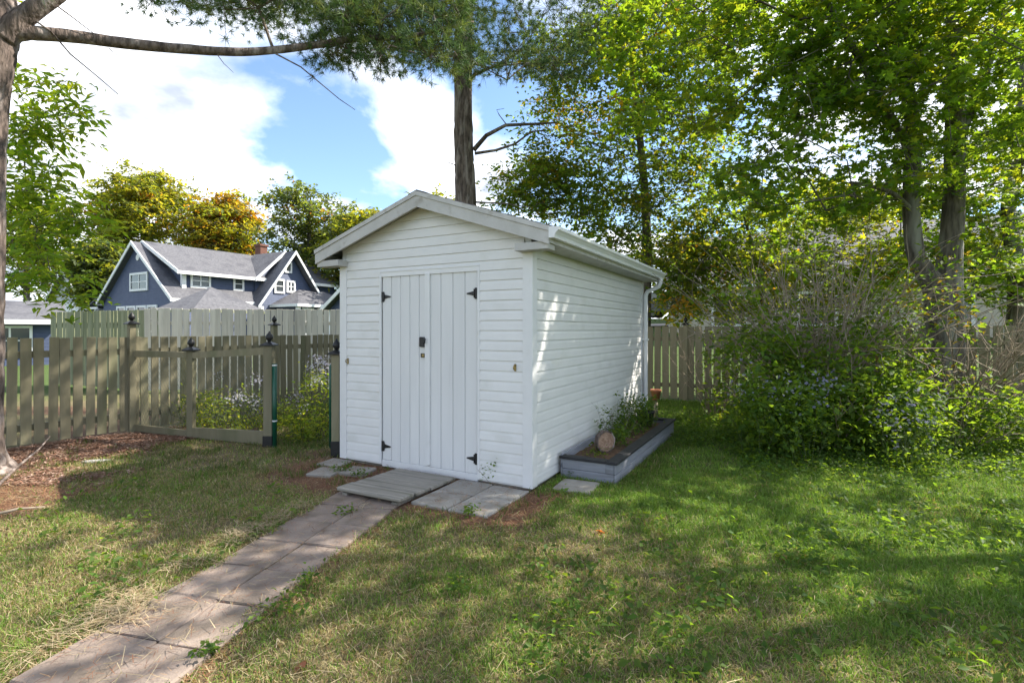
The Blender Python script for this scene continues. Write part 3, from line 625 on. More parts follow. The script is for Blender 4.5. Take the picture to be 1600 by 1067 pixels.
def tree(name, label, base, stems, targets, leaf, per, sigma, cols, wts, tmpl=LEAF2, bark='bark', seed=1, grp=None, cat='tree', tip=.006, seg=.45, flat=.6, sag=.08, trunk_n=28, leafmat='leaf', var=.22, up=.8, droop=.15):
    rng = np.random.default_rng(seed); base = np.array(base, float)
    root = tag(empty(name, tuple(base)), label, cat, grp); sk = Skel(); tm = MB()
    for si, (pts, rads, par) in enumerate(stems):
        Q = [np.array(p, float) - base for p in pts]
        q = rough_tube(Q, rads, trunk_n, .06, seed + si, 10 if trunk_n > 10 else 3); o = len(tm.v); tm.v += q.v; tm.f += [tuple(i + o for i in f) for f in q.f]; tm.sm += q.sm
        # dense nodes along the stem for branches to leave from
        pp, rr = [], []
        for i in range(len(Q) - 1):
            for k in range(5): u = k / 5; pp.append(Q[i] * (1-u) + Q[i+1] * u); rr.append(rads[i])
        pp.append(Q[-1]); rr.append(rads[-1]); sk.stem(pp, rr, -1)
    tm.build('trunk', M[bark], root)
    T = np.array(targets) - base; sk.grow(T, rng, seg, sag=sag); sk.radii(tip)
    V, F = sk.tubes(5); tag(link('branches', np_mesh('branches', V, F, M[bark], smooth=True), root), kind='stuff')
    pt = 9; nt_ = max(1, round(per / pt)); ti = np.repeat(np.arange(len(T)), nt_); m_ = len(ti)
    td = rng.normal(size=(m_, 3)) * np.array([1, 1, .45]); td /= np.linalg.norm(td, axis=1)[:, None]; td[:, 2] -= .12
    tl = sigma * rng.uniform(1.1, 2.6, m_)[:, None]; ta = T[ti] + rng.normal(size=(m_, 3)) * sigma * .35 * np.array([1, 1, flat]); te = ta + td * tl
    tw = np.cross(td, [0, 0, 1.]); tw /= np.linalg.norm(tw, axis=1)[:, None] + 1e-6; tw = tw * tip * .8
    tz = np.array([0, 0, tip * .8]); TV = np.stack([ta - tw, ta + tw, te, ta - tz, ta + tz, te], 1).reshape(-1, 3)
    tag(link('twigs', np_mesh('twigs', TV, np.arange(m_ * 6).reshape(-1, 3), M[bark]), root), kind='stuff')
    n = m_ * pt; wi = np.repeat(np.arange(m_), pt); ci = ti[wi]; u_ = np.tile(np.linspace(.18, 1.04, pt), m_)[:, None]
    dirs = td[wi] * .7 + tw[wi] / (tip * .8) * np.where(np.arange(n) % 2, 1, -1)[:, None]
    P = ta[wi] * (1 - u_) + te[wi] * u_ + rng.normal(size=(n, 3)) * leaf * .22
    kc = rng.choice(len(cols), len(T), p=np.array(wts) / sum(wts))[ci]
    swap = rng.random(n) < .25; kc = np.where(swap, rng.choice(len(cols), n, p=np.array(wts) / sum(wts)), kc)
    V, F, c = scatter_leaves(P, leaf, tmpl, leaf_cols(rng, n, cols, wts, kc, var), rng, up=up, droop=droop, smin=.45, dirs=dirs)
    tag(link('crown', np_mesh('crown', V, F, M[leafmat], c), root), kind='stuff'); return root
G_MAP = [(.1, .185, .026), (.08, .15, .024), (.13, .21, .03), (.17, .22, .03)]
G_DARK = [(.085, .145, .03), (.1, .17, .035), (.16, .18, .035), (.28, .2, .03)]
G_ASH = [(.11, .2, .03), (.15, .24, .033), (.19, .26, .04)]
rg = np.random.default_rng(5)
# right-hand maple: three stems from one base
mb = np.array([7.15, 8.6, 0.])
T4 = [([mb, at(1465, 470, 8.6), at(1432, 400, 8.6), at(1424, 300, 8.6), at(1428, 210, 8.6), at(1405, 60, 8.4), at(1385, -120, 8.2)], [.3, .18, .13, .12, .11, .09, .05], -1),
      ([mb + [.1, 0, .6], at(1482, 440, 8.7), at(1490, 330, 8.7), at(1492, 200, 8.7), at(1490, 60, 8.8), at(1485, -150, 9)], [.24, .19, .155, .14, .115, .06], -1),
      ([at(1492, 215, 8.7), at(1525, 160, 8.9), at(1560, 40, 9.2), at(1590, -120, 9.5)], [.085, .07, .055, .04], -1),
      ([at(1428, 250, 8.6), at(1385, 170, 8.2), at(1330, 70, 7.8), at(1290, 0, 7.6)], [.06, .055, .045, .03], -1),
      ([at(1425, 330, 8.6), at(1390, 300, 8.2), at(1330, 285, 7.8)], [.045, .035, .02], -1)]
tg = np.concatenate([pxbox(rg, 175, (1130, 1420), (-40, 330), (7.2, 10)), pxbox(rg, 140, (1400, 1640), (-40, 300), (7.0, 10)), pxbox(rg, 30, (1240, 1640), (290, 430), (8.8, 10.2)),
                     pxbox(rg, 60, (960, 1180), (-30, 200), (8, 10)), ell(rg, (5.5, 8.1, 6.0), (1.5, .9, 1.3), 34, .1), ell(rg, (5.6, 7.0, 7.3), (1.5, .9, 1.0), 30, .1), ell(rg, (6.6, 8.6, 8.2), (4.2, 2.6, 2.0), 60)])
tree('maple_tree', 'large bright green maple with three grey stems behind the shrubs', mb, T4, tg, .125, 52, .27, G_MAP, [4, 3, 3, 1.5], MAPLE, seed=31, sag=.03)
# darker, smaller leaved tree behind the shed, tinged with yellow
ob = np.array([3.37, 13.3, .3])
T3 = [([ob, at(1010, 430, 13.3), at(1009, 330, 13.3), at(1000, 220, 13.2), at(985, 80, 13), at(975, -60, 13)], [.17, .13, .11, .09, .07, .04], -1),
      ([at(1009, 400, 13.3), at(1060, 425, 12.4), at(1140, 410, 11.9)], [.05, .04, .025], -1)]
tg = np.concatenate([pxbox(rg, 210, (840, 1130), (40, 330), (11.5, 14.5)), pxbox(rg, 46, (780, 880), (245, 330), (12, 14)), pxbox(rg, 110, (900, 1220), (290, 420), (11.8, 14)), pxbox(rg, 30, (1010, 1130), (380, 455), (12, 14)), pxbox(rg, 70, (930, 1200), (-60, 130), (11.5, 14))])
tree('broadleaf_tree', 'small leaved yellowing tree crowding behind the shed roof', ob, T3, tg, .135, 90, .34, G_DARK, [4, 4, 1.3, .3], LEAF2, seed=32)
# young yellowing tree beyond the back fence
yb = np.array([6.2, 12.6, .1])
T7 = [([yb, at(1190, 470, 12.6), at(1180, 400, 12.5), at(1160, 330, 12.4)], [.08, .06, .045, .02], -1)]
tg = np.concatenate([pxbox(rg, 100, (1040, 1340), (370, 498), (11.6, 13.2)), pxbox(rg, 30, (1100, 1400), (330, 430), (11.4, 13.2)), pxbox(rg, 26, (1290, 1480), (400, 490), (11.4, 12.6))])
tree('young_tree', 'young tree with yellow and orange leaves beyond the back fence', yb, T7, tg, .14, 62, .3, [(.14, .18, .03), (.22, .2, .03), (.28, .17, .03), (.1, .16, .03)], [4, 1.4, .3, 4], LEAF2, seed=36)
# tree beyond the back fence at the right edge
eb = np.array([10.6, 11.0, .2])
T5 = [([eb, at(1588, 430, 11), at(1575, 330, 11), at(1592, 230, 11), at(1600, 100, 11)], [.18, .15, .13, .12, .08], -1), ([eb + [0, 0, .8], at(1610, 420, 10.6), at(1680, 330, 10.4)], [.13, .11, .06], -1)]
tg = np.concatenate([pxbox(rg, 50, (1480, 1680), (200, 420), (10.4, 12.5)), pxbox(rg, 34, (1560, 1750), (-20, 230), (10.4, 13)), pxbox(rg, 80, (1150, 1520), (300, 440), (10.6, 12.6)), pxbox(rg, 24, (1490, 1620), (380, 470), (10.4, 12))])
tree('boundary_tree', 'leafy tree standing beyond the back fence at the right edge', eb, T5, tg, .13, 55, .3, G_MAP, [3, 3, 3, 3], MAPLE, seed=33)
# maple whose crown leans over the lawn from the right
wb = np.array([9.6, 4.6, 0.])
T6 = [([wb, wb + [-.1, 0, 2], wb + [-.5, .2, 4.2], wb + [-1.2, .3, 6.4], wb + [-1.6, .4, 8.5]], [.34, .25, .22, .15, .06], -1), ([wb + [-.3, .1, 3], wb + [-2, .4, 4.6], wb + [-3.6, .5, 5.6]], [.12, .09, .05], -1)]
tg = np.concatenate([ell(rg, (8.0, 5.0, 6.4), (3.1, 3.3, 2.2), 190, .1), ell(rg, (5.6, 5.0, 7.4), (1.8, 2.0, 1.1), 26, .1)])
tree('shade_maple', 'maple reaching over the lawn from outside the right edge', wb, T6, tg, .13, 27, .36, G_MAP, [4, 3, 3, 1.5], MAPLE, seed=34)
# ash at the left edge, lit from the right
ab = np.array([-8.0, 7.4, 0.])
T1 = [([ab, ab + [.1, 0, 2], ab + [.2, -.1, 4], ab + [.1, -.2, 6.5]], [.16, .13, .1, .04], -1)]
tg = np.concatenate([pxbox(rg, 20, (20, 120), (120, 210), (6.4, 7.2)), pxbox(rg, 16, (20, 90), (200, 300), (6.4, 7.2)), pxbox(rg, 24, (10, 150), (290, 360), (6.3, 7.2)), pxbox(rg, 22, (10, 120), (370, 460), (6.3, 7.2)), pxbox(rg, 26, (-160, 10), (0, 450), (6.6, 8))])
tree('ash_tree', 'bright green ash branches hanging beside the left trunk', ab, T1, tg, .15, 36, .2, G_ASH, [3, 3, 2], LEAFN, seed=35, flat=.45, tip=.004)

# pines: needle tufts
def tufts(P, dirs, rng, length=.14, per=26, w=.0046, cols=((.07, .125, .045), (.095, .15, .05), (.065, .115, .055), (.13, .16, .045))):
    n = len(P) * per; i = np.repeat(np.arange(len(P)), per); d = dirs[i] + rng.normal(size=(n, 3)) * .62; d[:, 2] -= .12; d /= np.linalg.norm(d, axis=1)[:, None]
    s = np.cross(d, rng.normal(size=(n, 3))); s /= np.linalg.norm(s, axis=1)[:, None]; b = P[i] + rng.normal(size=(n, 3)) * .012
    L_ = length * rng.uniform(.7, 1.15, n)[:, None]; V = np.stack([b - s * w, b + s * w, b + d * L_], 1).reshape(-1, 3); F = np.arange(n * 3).reshape(-1, 3)
    c = np.array(cols)[rng.integers(0, len(cols), len(P))][i] * rng.uniform(.7, 1.3, (n, 1)); return V, F, np.repeat(c, 3, 0)
def pine(name, label, base, stems, targets, seed, per_t=20, sigma=.3, extra=()):
    rng = np.random.default_rng(seed); base = np.array(base, float); root = tag(empty(name, tuple(base)), label, 'tree'); sk = Skel(); tm = MB()
    for si, (pts, rads, grow) in enumerate(stems):
        Q = [np.array(p, float) - base for p in pts]; q = rough_tube(Q, rads, 44 if si == 0 else 16, .06, seed + si, 16 if si == 0 else 7); o = len(tm.v); tm.v += q.v; tm.f += [tuple(i + o for i in f) for f in q.f]; tm.sm += q.sm
        if grow:
            pp, rr = [], []
            for i in range(len(Q) - 1):
                for k in range(5): u = k / 5; pp.append(Q[i]*(1-u)+Q[i+1]*u); rr.append(rads[i])
            pp.append(Q[-1]); rr.append(rads[-1]); sk.stem(pp, rr)
    tm.build('trunk', M['pinebark'], root)
    T = np.array(targets) - base; sk.grow(T, rng, .4, sag=-.02); sk.radii(.006)
    V, F = sk.tubes(5)
    for pts, r0 in extra:
        Q = [tuple(np.array(p) - base) for p in pts]; MB().tube(Q, list(np.linspace(r0, r0 * .35, len(Q))), 7).build('dead_branch', M['pinebark'], root)
    tag(link('branches', np_mesh('branches', V, F, M['pinebark'], smooth=True), root), kind='stuff')
    n = len(T) * per_t; ci = np.repeat(np.arange(len(T)), per_t); off = rng.normal(size=(n, 3)) * np.array([sigma, sigma, sigma * .45]); P = T[ci] + off
    dirs = off / (np.linalg.norm(off, axis=1)[:, None] + 1e-6) * .7 + np.array([0, 0, .25])
    # little twigs carrying the tufts
    tw = Skel(); nn = len(T)
    V, F, c = tufts(P, dirs, rng); tag(link('needles', np_mesh('needles', V, F, M['needle'], c), root), kind='stuff')
    s = np.cross(off, np.array([0, 0, 1.])); s /= np.linalg.norm(s, axis=1)[:, None] + 1e-6; s *= .004
    A = T[ci] + off * .1; V = np.stack([A - s, A + s, P + s * .5, P - s * .5], 1).reshape(-1, 3); F = np.arange(n * 4).reshape(-1, 4)
    tag(link('twigs', np_mesh('twigs', V, F, M['pinebark']), root), kind='stuff'); return root
cb = np.array([-1.04, 11.5, 0])
pst = [([cb, at(727, 420, 11.5), at(728, 310, 11.5), at(725, 230, 11.5), at(724, 140, 11.5), at(725, 0, 11.6), at(728, -200, 11.8), at(730, -420, 12)], [.34, .25, .235, .215, .2, .19, .15, .09], True)]
ylim = lambda x: np.interp(x, [230, 300, 450, 520, 600, 700, 780, 850, 900, 960], [15, 25, 60, 105, 120, 105, 125, 150, 130, 40])
q = pxbox(rg, 640, (235, 960), (-300, 160), (8.6, 13)); py_ = HY - (q[:, 2] - EYE) * FPX / q[:, 1]; px_ = CX + q[:, 0] * FPX / q[:, 1]
q = q[(py_ < ylim(px_) - 10) & ((px_ < 745) | (rg.random(len(q)) < .85))]
ex = [([at(740, 235, 11.4), at(760, 212, 11.3), at(790, 196, 11.2), at(835, 194, 11.1), at(870, 192, 11)], .055), ([at(742, 240, 11.4), at(775, 235, 11.3), at(805, 225, 11.2), at(830, 206, 11.1), at(850, 204, 11)], .035),
      ([at(712, 258, 11.3), at(700, 254, 11.1), at(690, 246, 11)], .012), ([at(792, 196, 11.2), at(780, 180, 11.2), at(776, 172, 11.2), at(788, 170, 11.2)], .012), ([at(740, 118, 11.4), at(770, 105, 11.2), at(800, 97, 11)], .04),
      ([at(744, 316, 11.4), at(790, 318, 11), at(830, 325, 10.8)], .02)]
pine('pine_tree', 'tall pine trunk with dark needles rising behind the shed', cb, pst, q, 41, extra=ex)
lb = np.array([-5.83, 5.55, 0])
pst = [([lb + [0, 0, -.1], lb + [0, 0, .12], lb + [.08, 0, .45], lb + [.15, 0, 1.2], at(-24, 300, 5.55), at(-19, 150, 5.55), at(-8, 60, 5.55), at(-10, -60, 5.6), at(-14, -300, 5.6)], [.5, .36, .21, .17, .165, .17, .19, .16, .12], True),
       ([at(5, 55, 5.55), at(45, 52, 5.65), at(120, 58, 5.9), at(200, 69, 6.2), at(300, 78, 6.5), at(390, 82, 6.8), at(480, 73, 7.1), at(560, 61, 7.4), at(640, 57, 7.6), at(740, 35, 7.9)], [.1, .078, .07, .064, .057, .052, .047, .043, .034, .018], True),
       ([at(5, 60, 5.55), at(40, 25, 5.6), at(90, -10, 5.7), at(160, -60, 5.9), at(260, -110, 6.2)], [.13, .1, .085, .065, .035], True)]
q = np.concatenate([pxbox(rg, 60, (500, 720), (-20, 95), (6.9, 8.2)), pxbox(rg, 34, (250, 500), (-60, 22), (6.5, 7.6)), pxbox(rg, 40, (0, 500), (-330, -90), (5, 8)), pxbox(rg, 30, (-300, 100), (-330, -60), (4, 6.5))])
ex = [([at(40, 22, 5.6), at(80, 50, 5.7), at(110, 85, 5.9), at(150, 118, 6), at(185, 148, 6.1)], .012), ([at(80, 3, 5.7), at(110, 25, 5.8), at(140, 48, 5.9), at(150, 55, 6)], .009), ([at(170, 76, 6.1), at(187, 90, 6.1)], .006), ([at(335, 80, 6.6), at(350, 100, 6.6), at(365, 114, 6.6)], .006),
      ([at(430, 84, 6.9), at(470, 105, 7), at(500, 130, 7.1), at(530, 155, 7.1), at(555, 172, 7.2)], .011), ([at(520, 66, 7.2), at(545, 78, 7.2), at(565, 88, 7.2)], .014)]
pine('old_pine', 'big rough pine trunk at the left edge with one long limb', lb, pst, q, 42, per_t=14, sigma=.24, extra=ex)

# far trees behind the navy house and around
def far_tree(name, label, px, Y, top, half, bot, cols, wts, seed, n=90, per=70, leaf=.42, grp='trees behind the navy house', airy=1.):
    rng = np.random.default_rng(seed); base = at(px, HY, Y); base[2] = 0; zt = EYE - (top - HY) / FPX * Y; zb = EYE - (bot - HY) / FPX * Y; hw = half * Y / FPX
    cz, rz = (zt + zb) / 2, (zt - zb) / 2
    tg = np.concatenate([ell(rng, (base[0], base[1], cz), (hw, hw * .9, rz), n, .45)] + [ell(rng, (base[0] + rng.uniform(-.6, .6) * hw, base[1] + rng.uniform(-.5, .5) * hw, cz + rng.uniform(-.5, .6) * rz), (hw * .45, hw * .4, rz * .35), n // 8, .5) for _ in range(5)])
    st = [([base, base + [.1, 0, zb * .6], base + [0, .1, cz], base + [.2, 0, zt * .92]], [.4, .3, .2, .06], -1)]
    return tree(name, label, base, st, tg, leaf, per, .62 * airy, cols, wts, seed=seed, grp=grp, seg=1.2, tip=.02, trunk_n=8)
YG = [(.15, .19, .035), (.2, .21, .045), (.11, .15, .035)]; OR = [(.3, .16, .035), (.25, .19, .04), (.15, .16, .035), (.36, .19, .04)]; DG = [(.08, .12, .05), (.1, .14, .055), (.07, .1, .045)]
far_tree('broadleaf_tree', 'yellow green maple rising highest behind the navy house', 222, 50, 262, 72, 430, YG + OR[:1], [3, 3, 2, .15], 61, 150, 90)
far_tree('broadleaf_tree', 'orange tinted round tree behind the navy house ridge', 352, 50, 303, 56, 430, YG[:2] + OR, [3, 3, 1, 3, 2, .6], 62, 120, 90)
far_tree('broadleaf_tree', 'dark airy tree right of the navy house chimney', 482, 47, 284, 70, 470, DG + [(.2, .1, .03)], [4, 3, 3, .25], 63, 120, 63, .38, airy=.9)
far_tree('broadleaf_tree', 'shorter green tree behind the shed eave', 560, 44, 322, 48, 470, DG[:2] + YG[:2], [2, 2, 2, 1], 64, 80, 90)
far_tree('broadleaf_tree', 'dark green tree filling in left of the navy house', 158, 41, 372, 34, 490, DG + YG[:1], [3, 3, 3, 1.5], 65, 90)
far_tree('broadleaf_tree', 'green tree behind the white house at far left', 40, 52, 300, 70, 460, DG + YG, [2, 2, 2, 1, 1, 1], 66, 90)
far_tree('broadleaf_tree', 'treetop peeping over the shed ridge beside the pine', 684, 42, 292, 34, 400, YG + DG[:1], [2, 2, 1, 2], 67, 50)
far_tree('broadleaf_tree', 'hazy green tree beyond the cream house roof', 1320, 40, 270, 110, 440, YG + DG[:1], [2, 2, 2, 2], 68, 110, 60, .38, grp=None)

# ------------------------------------------------------------------ houses
def window(parent, o, ex, ez, w, h, nrm, bars=(1, 1), fr=.09, sub=True):
    """framed window: o lower-left corner, ex along the wall, nrm outwards"""
    o, ex, nrm = Vector(o), Vector(ex), Vector(nrm); up = Vector((0, 0, 1))
    def slab(a0, a1, b0, b1, d0, d1, nm, mat, par):
        P = [o + ex * a + up * b_ + nrm * d for d in (d0, d1) for a, b_ in ((a0, b0), (a1, b0), (a1, b1), (a0, b1))]
        return MB().poly(P, [(3,2,1,0),(4,5,6,7),(0,1,5,4),(1,2,6,5),(2,3,7,6),(3,0,4,7)]).build(nm, mat, par)
    f = slab(fr * .5, w - fr * .5, fr * .5, h - fr * .5, .004, .02, 'window', M['glass'], parent)
    m = MB()
    for a0, a1, b0, b1 in ((0, w, 0, fr), (0, w, h - fr, h), (0, fr, fr, h - fr), (w - fr, w, fr, h - fr)):
        P = [o + ex * a + up * b_ + nrm * d for d in (.002, .07) for a, b_ in ((a0, b0), (a1, b0), (a1, b1), (a0, b1))]
        m.poly(P, [(3,2,1,0),(4,5,6,7),(0,1,5,4),(1,2,6,5),(2,3,7,6),(3,0,4,7)])
    for k in range(1, bars[0] + 1): a = w * k / (bars[0] + 1); P = [o + ex * aa + up * b_ + nrm * d for d in (.021, .05) for aa, b_ in ((a - .035, fr), (a + .035, fr), (a + .035, h - fr), (a - .035, h - fr))]; m.poly(P, [(3,2,1,0),(4,5,6,7),(0,1,5,4),(1,2,6,5),(2,3,7,6),(3,0,4,7)])
    for k in range(1, bars[1] + 1): b_c = h * k / (bars[1] + 1); P = [o + ex * aa + up * b_ + nrm * d for d in (.021, .046) for aa, b_ in ((fr, b_c - .025), (w - fr, b_c - .025), (w - fr, b_c + .025), (fr, b_c + .025))]; m.poly(P, [(3,2,1,0),(4,5,6,7),(0,1,5,4),(1,2,6,5),(2,3,7,6),(3,0,4,7)])
    m.build('frame', M['hwhite'], f); return f
nh = tag(empty('navy_house', (-24.65, 34, 0), R(-30)), 'navy house with white trim, two steep gables and brick chimney', 'house')
X1, Y1, Z1 = Vector((1, 0, 0)), Vector((0, 1, 0)), Vector((0, 0, 1))
MB().box(-4.6, 4.6, .02, 13, 0, 3.45).build('wall', M['navy'], nh)
MB().prism([(-4.55, 0, 3.4), (4.55, 0, 3.4), (0, 0, 7.1)], (0, .2, 0)).build('gable_wall', M['navy'], nh)
MB().box(-4.6, 4.6, -.002, .018, 0, 3.4).build('wall', M['navy'], nh)
def slabroof(parent, p, q, th, y0, y1, mat, nm='roof', fascia=True, fy=True, fw_=.22):
    """roof plane from ridge (x,z) p to eave q, running y0..y1, white rake and eave boards"""
    (px, pz), (qx, qz) = p, q; s = 1 if qx > px else -1
    r = MB().prism([(px, y0, pz), (qx, y0, qz), (qx, y0, qz - th), (px, y0, pz - th)][::s], (0, y1 - y0, 0)).build(nm, mat, parent)
    if fascia:
        MB().prism([(px, y0 - .06, pz + .03), (qx + s*.05, y0 - .06, qz + .03), (qx + s*.05, y0 - .06, qz - fw_), (px, y0 - .06, pz - fw_)][::s], (0, .058, 0)).build('rake_board', M['hwhite'], r)
        MB().box(min(qx, qx + s*.06), max(qx, qx + s*.06), y0, y1, qz - fw_, qz - .01).build('eave_board', M['hwhite'], r)
    return r
for s in (-1, 1):
    slabroof(nh, (0, 7.34), (s * 4.8, 3.5), .14, -.3, 13.2, M['shingle_l'])
    slabroof(nh, (0, 7.46), (s * 4.3, 5.28), .14, .35, 13.4, M['shingle_l'])
    MB().prism([(0, .9, 7.2), (s * 3.8, .9, 5.4), (s * 3.8, .9, 3.9)][::s], (0, .15, 0)).build('dormer_wall', M['navy'], nh)
    MB().box(min(s*3.6, s*3.8), max(s*3.6, s*3.8), .9, 13, 3.9, 5.42).build('dormer_wall', M['navy'], nh)
    MB().box(s*3.82 - .11, s*3.82 + .11, .8, 1.05, 4.1, 5.4).build('corner_board', M['hwhite'], nh)
    MB().box(s*3.8 - .005, s*3.83, 1.05, 5.6, 4.14, 4.26).build('skirt_board', M['hwhite'], nh)
window(nh, (-.8, -.003, 4.1), X1, Z1, 2.3, 1.2, (0, -1, 0), (1, 1), .14)
MB().tube([(.15, -.03, 6.3), (.15, -.001, 6.3)], .2, 16).build('round_vent', M['hwhite'], nh)
for k in range(4): window(nh, (-2.6 + k * 1.35, -.005, 1.4), X1, Z1, 1.2, 1.75, (0, -1, 0), (0, 1), .13)
window(nh, (3.802, 1.35, 4.28), Y1, Z1, 1.3, .95, (1, 0, 0), (1, 1), .13)
window(nh, (3.802, 4.2, 4.28), Y1, Z1, .78, .95, (1, 0, 0), (0, 1), .13)
# cross gable
CS = 7.9
MB().prism([(5.0, CS - 2.7, 3.3), (5.0, CS + 2.7, 3.3), (5.0, CS, 7.1)], (-.2, 0, 0)).build('gable_wall', M['navy'], nh)
MB().box(4.4, 4.99, CS - 2.7, CS + 2.7, 0, 3.4).build('wall', M['navy'], nh)
MB().prism([(3.95, CS - 2.15, 4), (3.95, CS + 2.15, 4), (3.95, CS + 2.15, 5.4), (3.95, CS, 7.25), (3.95, CS - 2.15, 5.4)], (-.15, 0, 0)).build('dormer_wall', M['navy'], nh)
def crossroof(p, q, x0, x1, th=.14, fw_=.22):
    (py, pz), (qy, qz) = p, q; s = 1 if qy > py else -1
    r = MB().prism([(x1, py, pz), (x1, qy, qz), (x1, qy, qz - th), (x1, py, pz - th)], (x0 - x1, 0, 0)).build('roof', M['shingle_l'], nh)
    MB().prism([(x1 + .06, py, pz + .03), (x1 + .06, qy + s*.04, qz + .03), (x1 + .06, qy + s*.04, qz - fw_), (x1 + .06, py, pz - fw_)], (-.058, 0, 0)).build('rake_board', M['hwhite'], r)
for s in (-1, 1):
    crossroof((CS, 7.36), (CS + s * 2.95, 3.2), 1.0, 5.55)
    crossroof((CS, 7.44), (CS + s * 2.35, 5.22), .6, 4.35)
window(nh, (5.003, 7.35, 5.75), Y1, Z1, .6, .8, (1, 0, 0), (0, 0), .12)
window(nh, (5.003, 6.5, 4.2), Y1, Z1, .85, 1.05, (1, 0, 0), (0, 1), .14)
window(nh, (5.003, 7.5, 4.3), Y1, Z1, .75, .9, (1, 0, 0), (1, 1), .14)
MB().box(-.35, .35, 8.6, 9.2, 6.6, 8.25).build('chimney', M['brick'], nh)
MB().box(-.42, .42, 8.52, 9.28, 8.25, 8.42).build('chimney_cap', M['brick'], nh)
# porch with hipped roof, its wall and windows; little roof at the left
MB().poly([(4.9, 6.2, 3.35), (8.0, 6.2, 3.35), (8.0, 12.6, 3.35), (4.9, 12.6, 3.35), (5.2, 8.4, 4.55), (5.2, 10.6, 4.55)], [(0, 1, 4), (1, 2, 5, 4), (2, 3, 5), (3, 0, 4, 5), (3, 2, 1, 0)]).build('porch_roof', M['shingle_l'], nh)
MB().box(5.0, 8.06, 6.13, 6.19, 3.17, 3.36).build('eave_board', M['hwhite'], nh); MB().box(8.01, 8.07, 6.2, 12.6, 3.17, 3.36).build('eave_board', M['hwhite'], nh)
MB().box(4.99, 7.6, 6.6, 12.2, 0, 3.2).build('wall', M['navy'], nh)
for k in range(4): window(nh, (7.603, 6.8 + k * 1.35, 1.2), Y1, Z1, 1.0, 1.9, (1, 0, 0), (0, 1), .13)
for x, y in ((7.7, 6.45), (5.3, 5.3)): MB().box(x - .12, x + .12, y - .12, y + .12, 0, 3.2).build('porch_post', M['hwhite'], nh)
MB().prism([(-4.62, 0, 4.3), (-6.5, -.3, 3.2), (-6.5, 6, 3.2), (-4.62, 6, 4.3)], (0, 0, -.1)).build('side_roof', M['shingle_l'], nh)
MB().box(-6.6, -6.5, -.4, 6, 3.02, 3.2).build('eave_board', M['hwhite'], nh); MB().box(-6.5, -4.65, -.38, -.3, 3.02, 3.16).build('eave_board', M['hwhite'], nh)
for x in (-6.2,): MB().box(x - .1, x + .1, .1, .3, 0, 3.1).build('porch_post', M['hwhite'], nh)
# gazebo with a pyramid roof in front of the navy house
gz = tag(empty('gazebo', (-11.75, 20.2, 0), R(-30)), 'gazebo with grey shingled pyramid roof behind the pale fence', 'gazebo')
MB().poly([(-1.45, -1.45, 2.3), (1.45, -1.45, 2.3), (1.45, 1.45, 2.3), (-1.45, 1.45, 2.3), (0, 0, 3.25)], [(0, 1, 4), (1, 2, 4), (2, 3, 4), (3, 0, 4), (3, 2, 1, 0)]).build('roof', M['shingle_l'], gz)
for s in (-1, 1):
    for u in (-1, 1): MB().box(s*1.25 - .06, s*1.25 + .06, u*1.25 - .06, u*1.25 + .06, 0, 2.32).build('post', M['mosswood'], gz)
MB().box(-1.47, 1.47, -1.49, -1.46, 2.2, 2.3).build('eave_board', M['mosswood'], gz); MB().box(1.46, 1.49, -1.45, 1.47, 2.2, 2.3).build('eave_board', M['mosswood'], gz)
# small outbuilding between the navy house and the shed
oh = tag(empty('outbuilding', (-9.2, 30, 0), R(-30)), 'small navy outbuilding with white rake half hidden by the shed', 'outbuilding')
MB().box(-2, 2, 0, 4, 0, 2.8).build('wall', M['navy'], oh); MB().prism([(-2, 0, 2.8), (2, 0, 2.8), (0, 0, 4.2)], (0, 4, 0)).build('gable_wall', M['navy'], oh)
for s in (-1, 1): slabroof(oh, (0, 4.4), (s * 2.5, 2.62), .12, -.4, 4.3, M['shingle_l'])
MB().box(-1.98, -1.8, -.06, -.005, 0, 2.75).build('corner_board', M['hwhite'], oh)

def gable_house(name, label, o, rz, w, d, h, rise, wall, roof, wins=(), gable=None, ov=.4):
    hh = tag(empty(name, o, rz), label, 'house')
    MB().box(-w/2, w/2, 0, d, 0, h).build('wall', wall, hh)
    MB().prism([(-w/2, -.01, h), (w/2, -.01, h), (0, -.01, h + rise)], (0, d + .02, 0)).build('gable_wall', gable or wall, hh)
    for s in (-1, 1): slabroof(hh, (0, h + rise + .18), (s * (w/2 + ov), h + .18 - rise / (w/2) * ov), .15, -ov, d + ov, roof)
    for face, a, z, ww, wh, bars in wins:
        if face == 'f': window(hh, (a, -.015, z), X1, Z1, ww, wh, (0, -1, 0), bars, .1)
        if face == 'r': window(hh, (w/2 + .003, a, z), Y1, Z1, ww, wh, (1, 0, 0), bars, .1)
        if face == 'l': window(hh, (-w/2 - .003, a + ww, z), -Y1, Z1, ww, wh, (-1, 0, 0), bars, .1)
    return hh
gable_house('grey_house', 'white house with grey gable showing behind the ash leaves', (-39.5, 46, 0), R(-30), 7.5, 9, 4.0, 2.6, M['hwhite'], M['shingle'], [('f', -2.6, 1.6, 1.2, 1.5, (0, 1)), ('f', .9, 1.6, 1.2, 1.5, (0, 1)), ('r', 1.5, 1.6, 1.2, 1.5, (0, 1)), ('r', 5, 1.6, 1.2, 1.5, (0, 1))], M['greywall'])
gable_house('white_cottage', 'low bungalow with grey roof and white windows at the far left', (-29.5, 20.4, 0), R(-49), 7, 8.6, 1.95, .85, M['navy'], M['shingle_l'], [('r', .6 + k * 1.95, .45, 1.45, 1.3, (1, 1)) for k in range(4)])
zc = float(gh(17, 22)) - .3
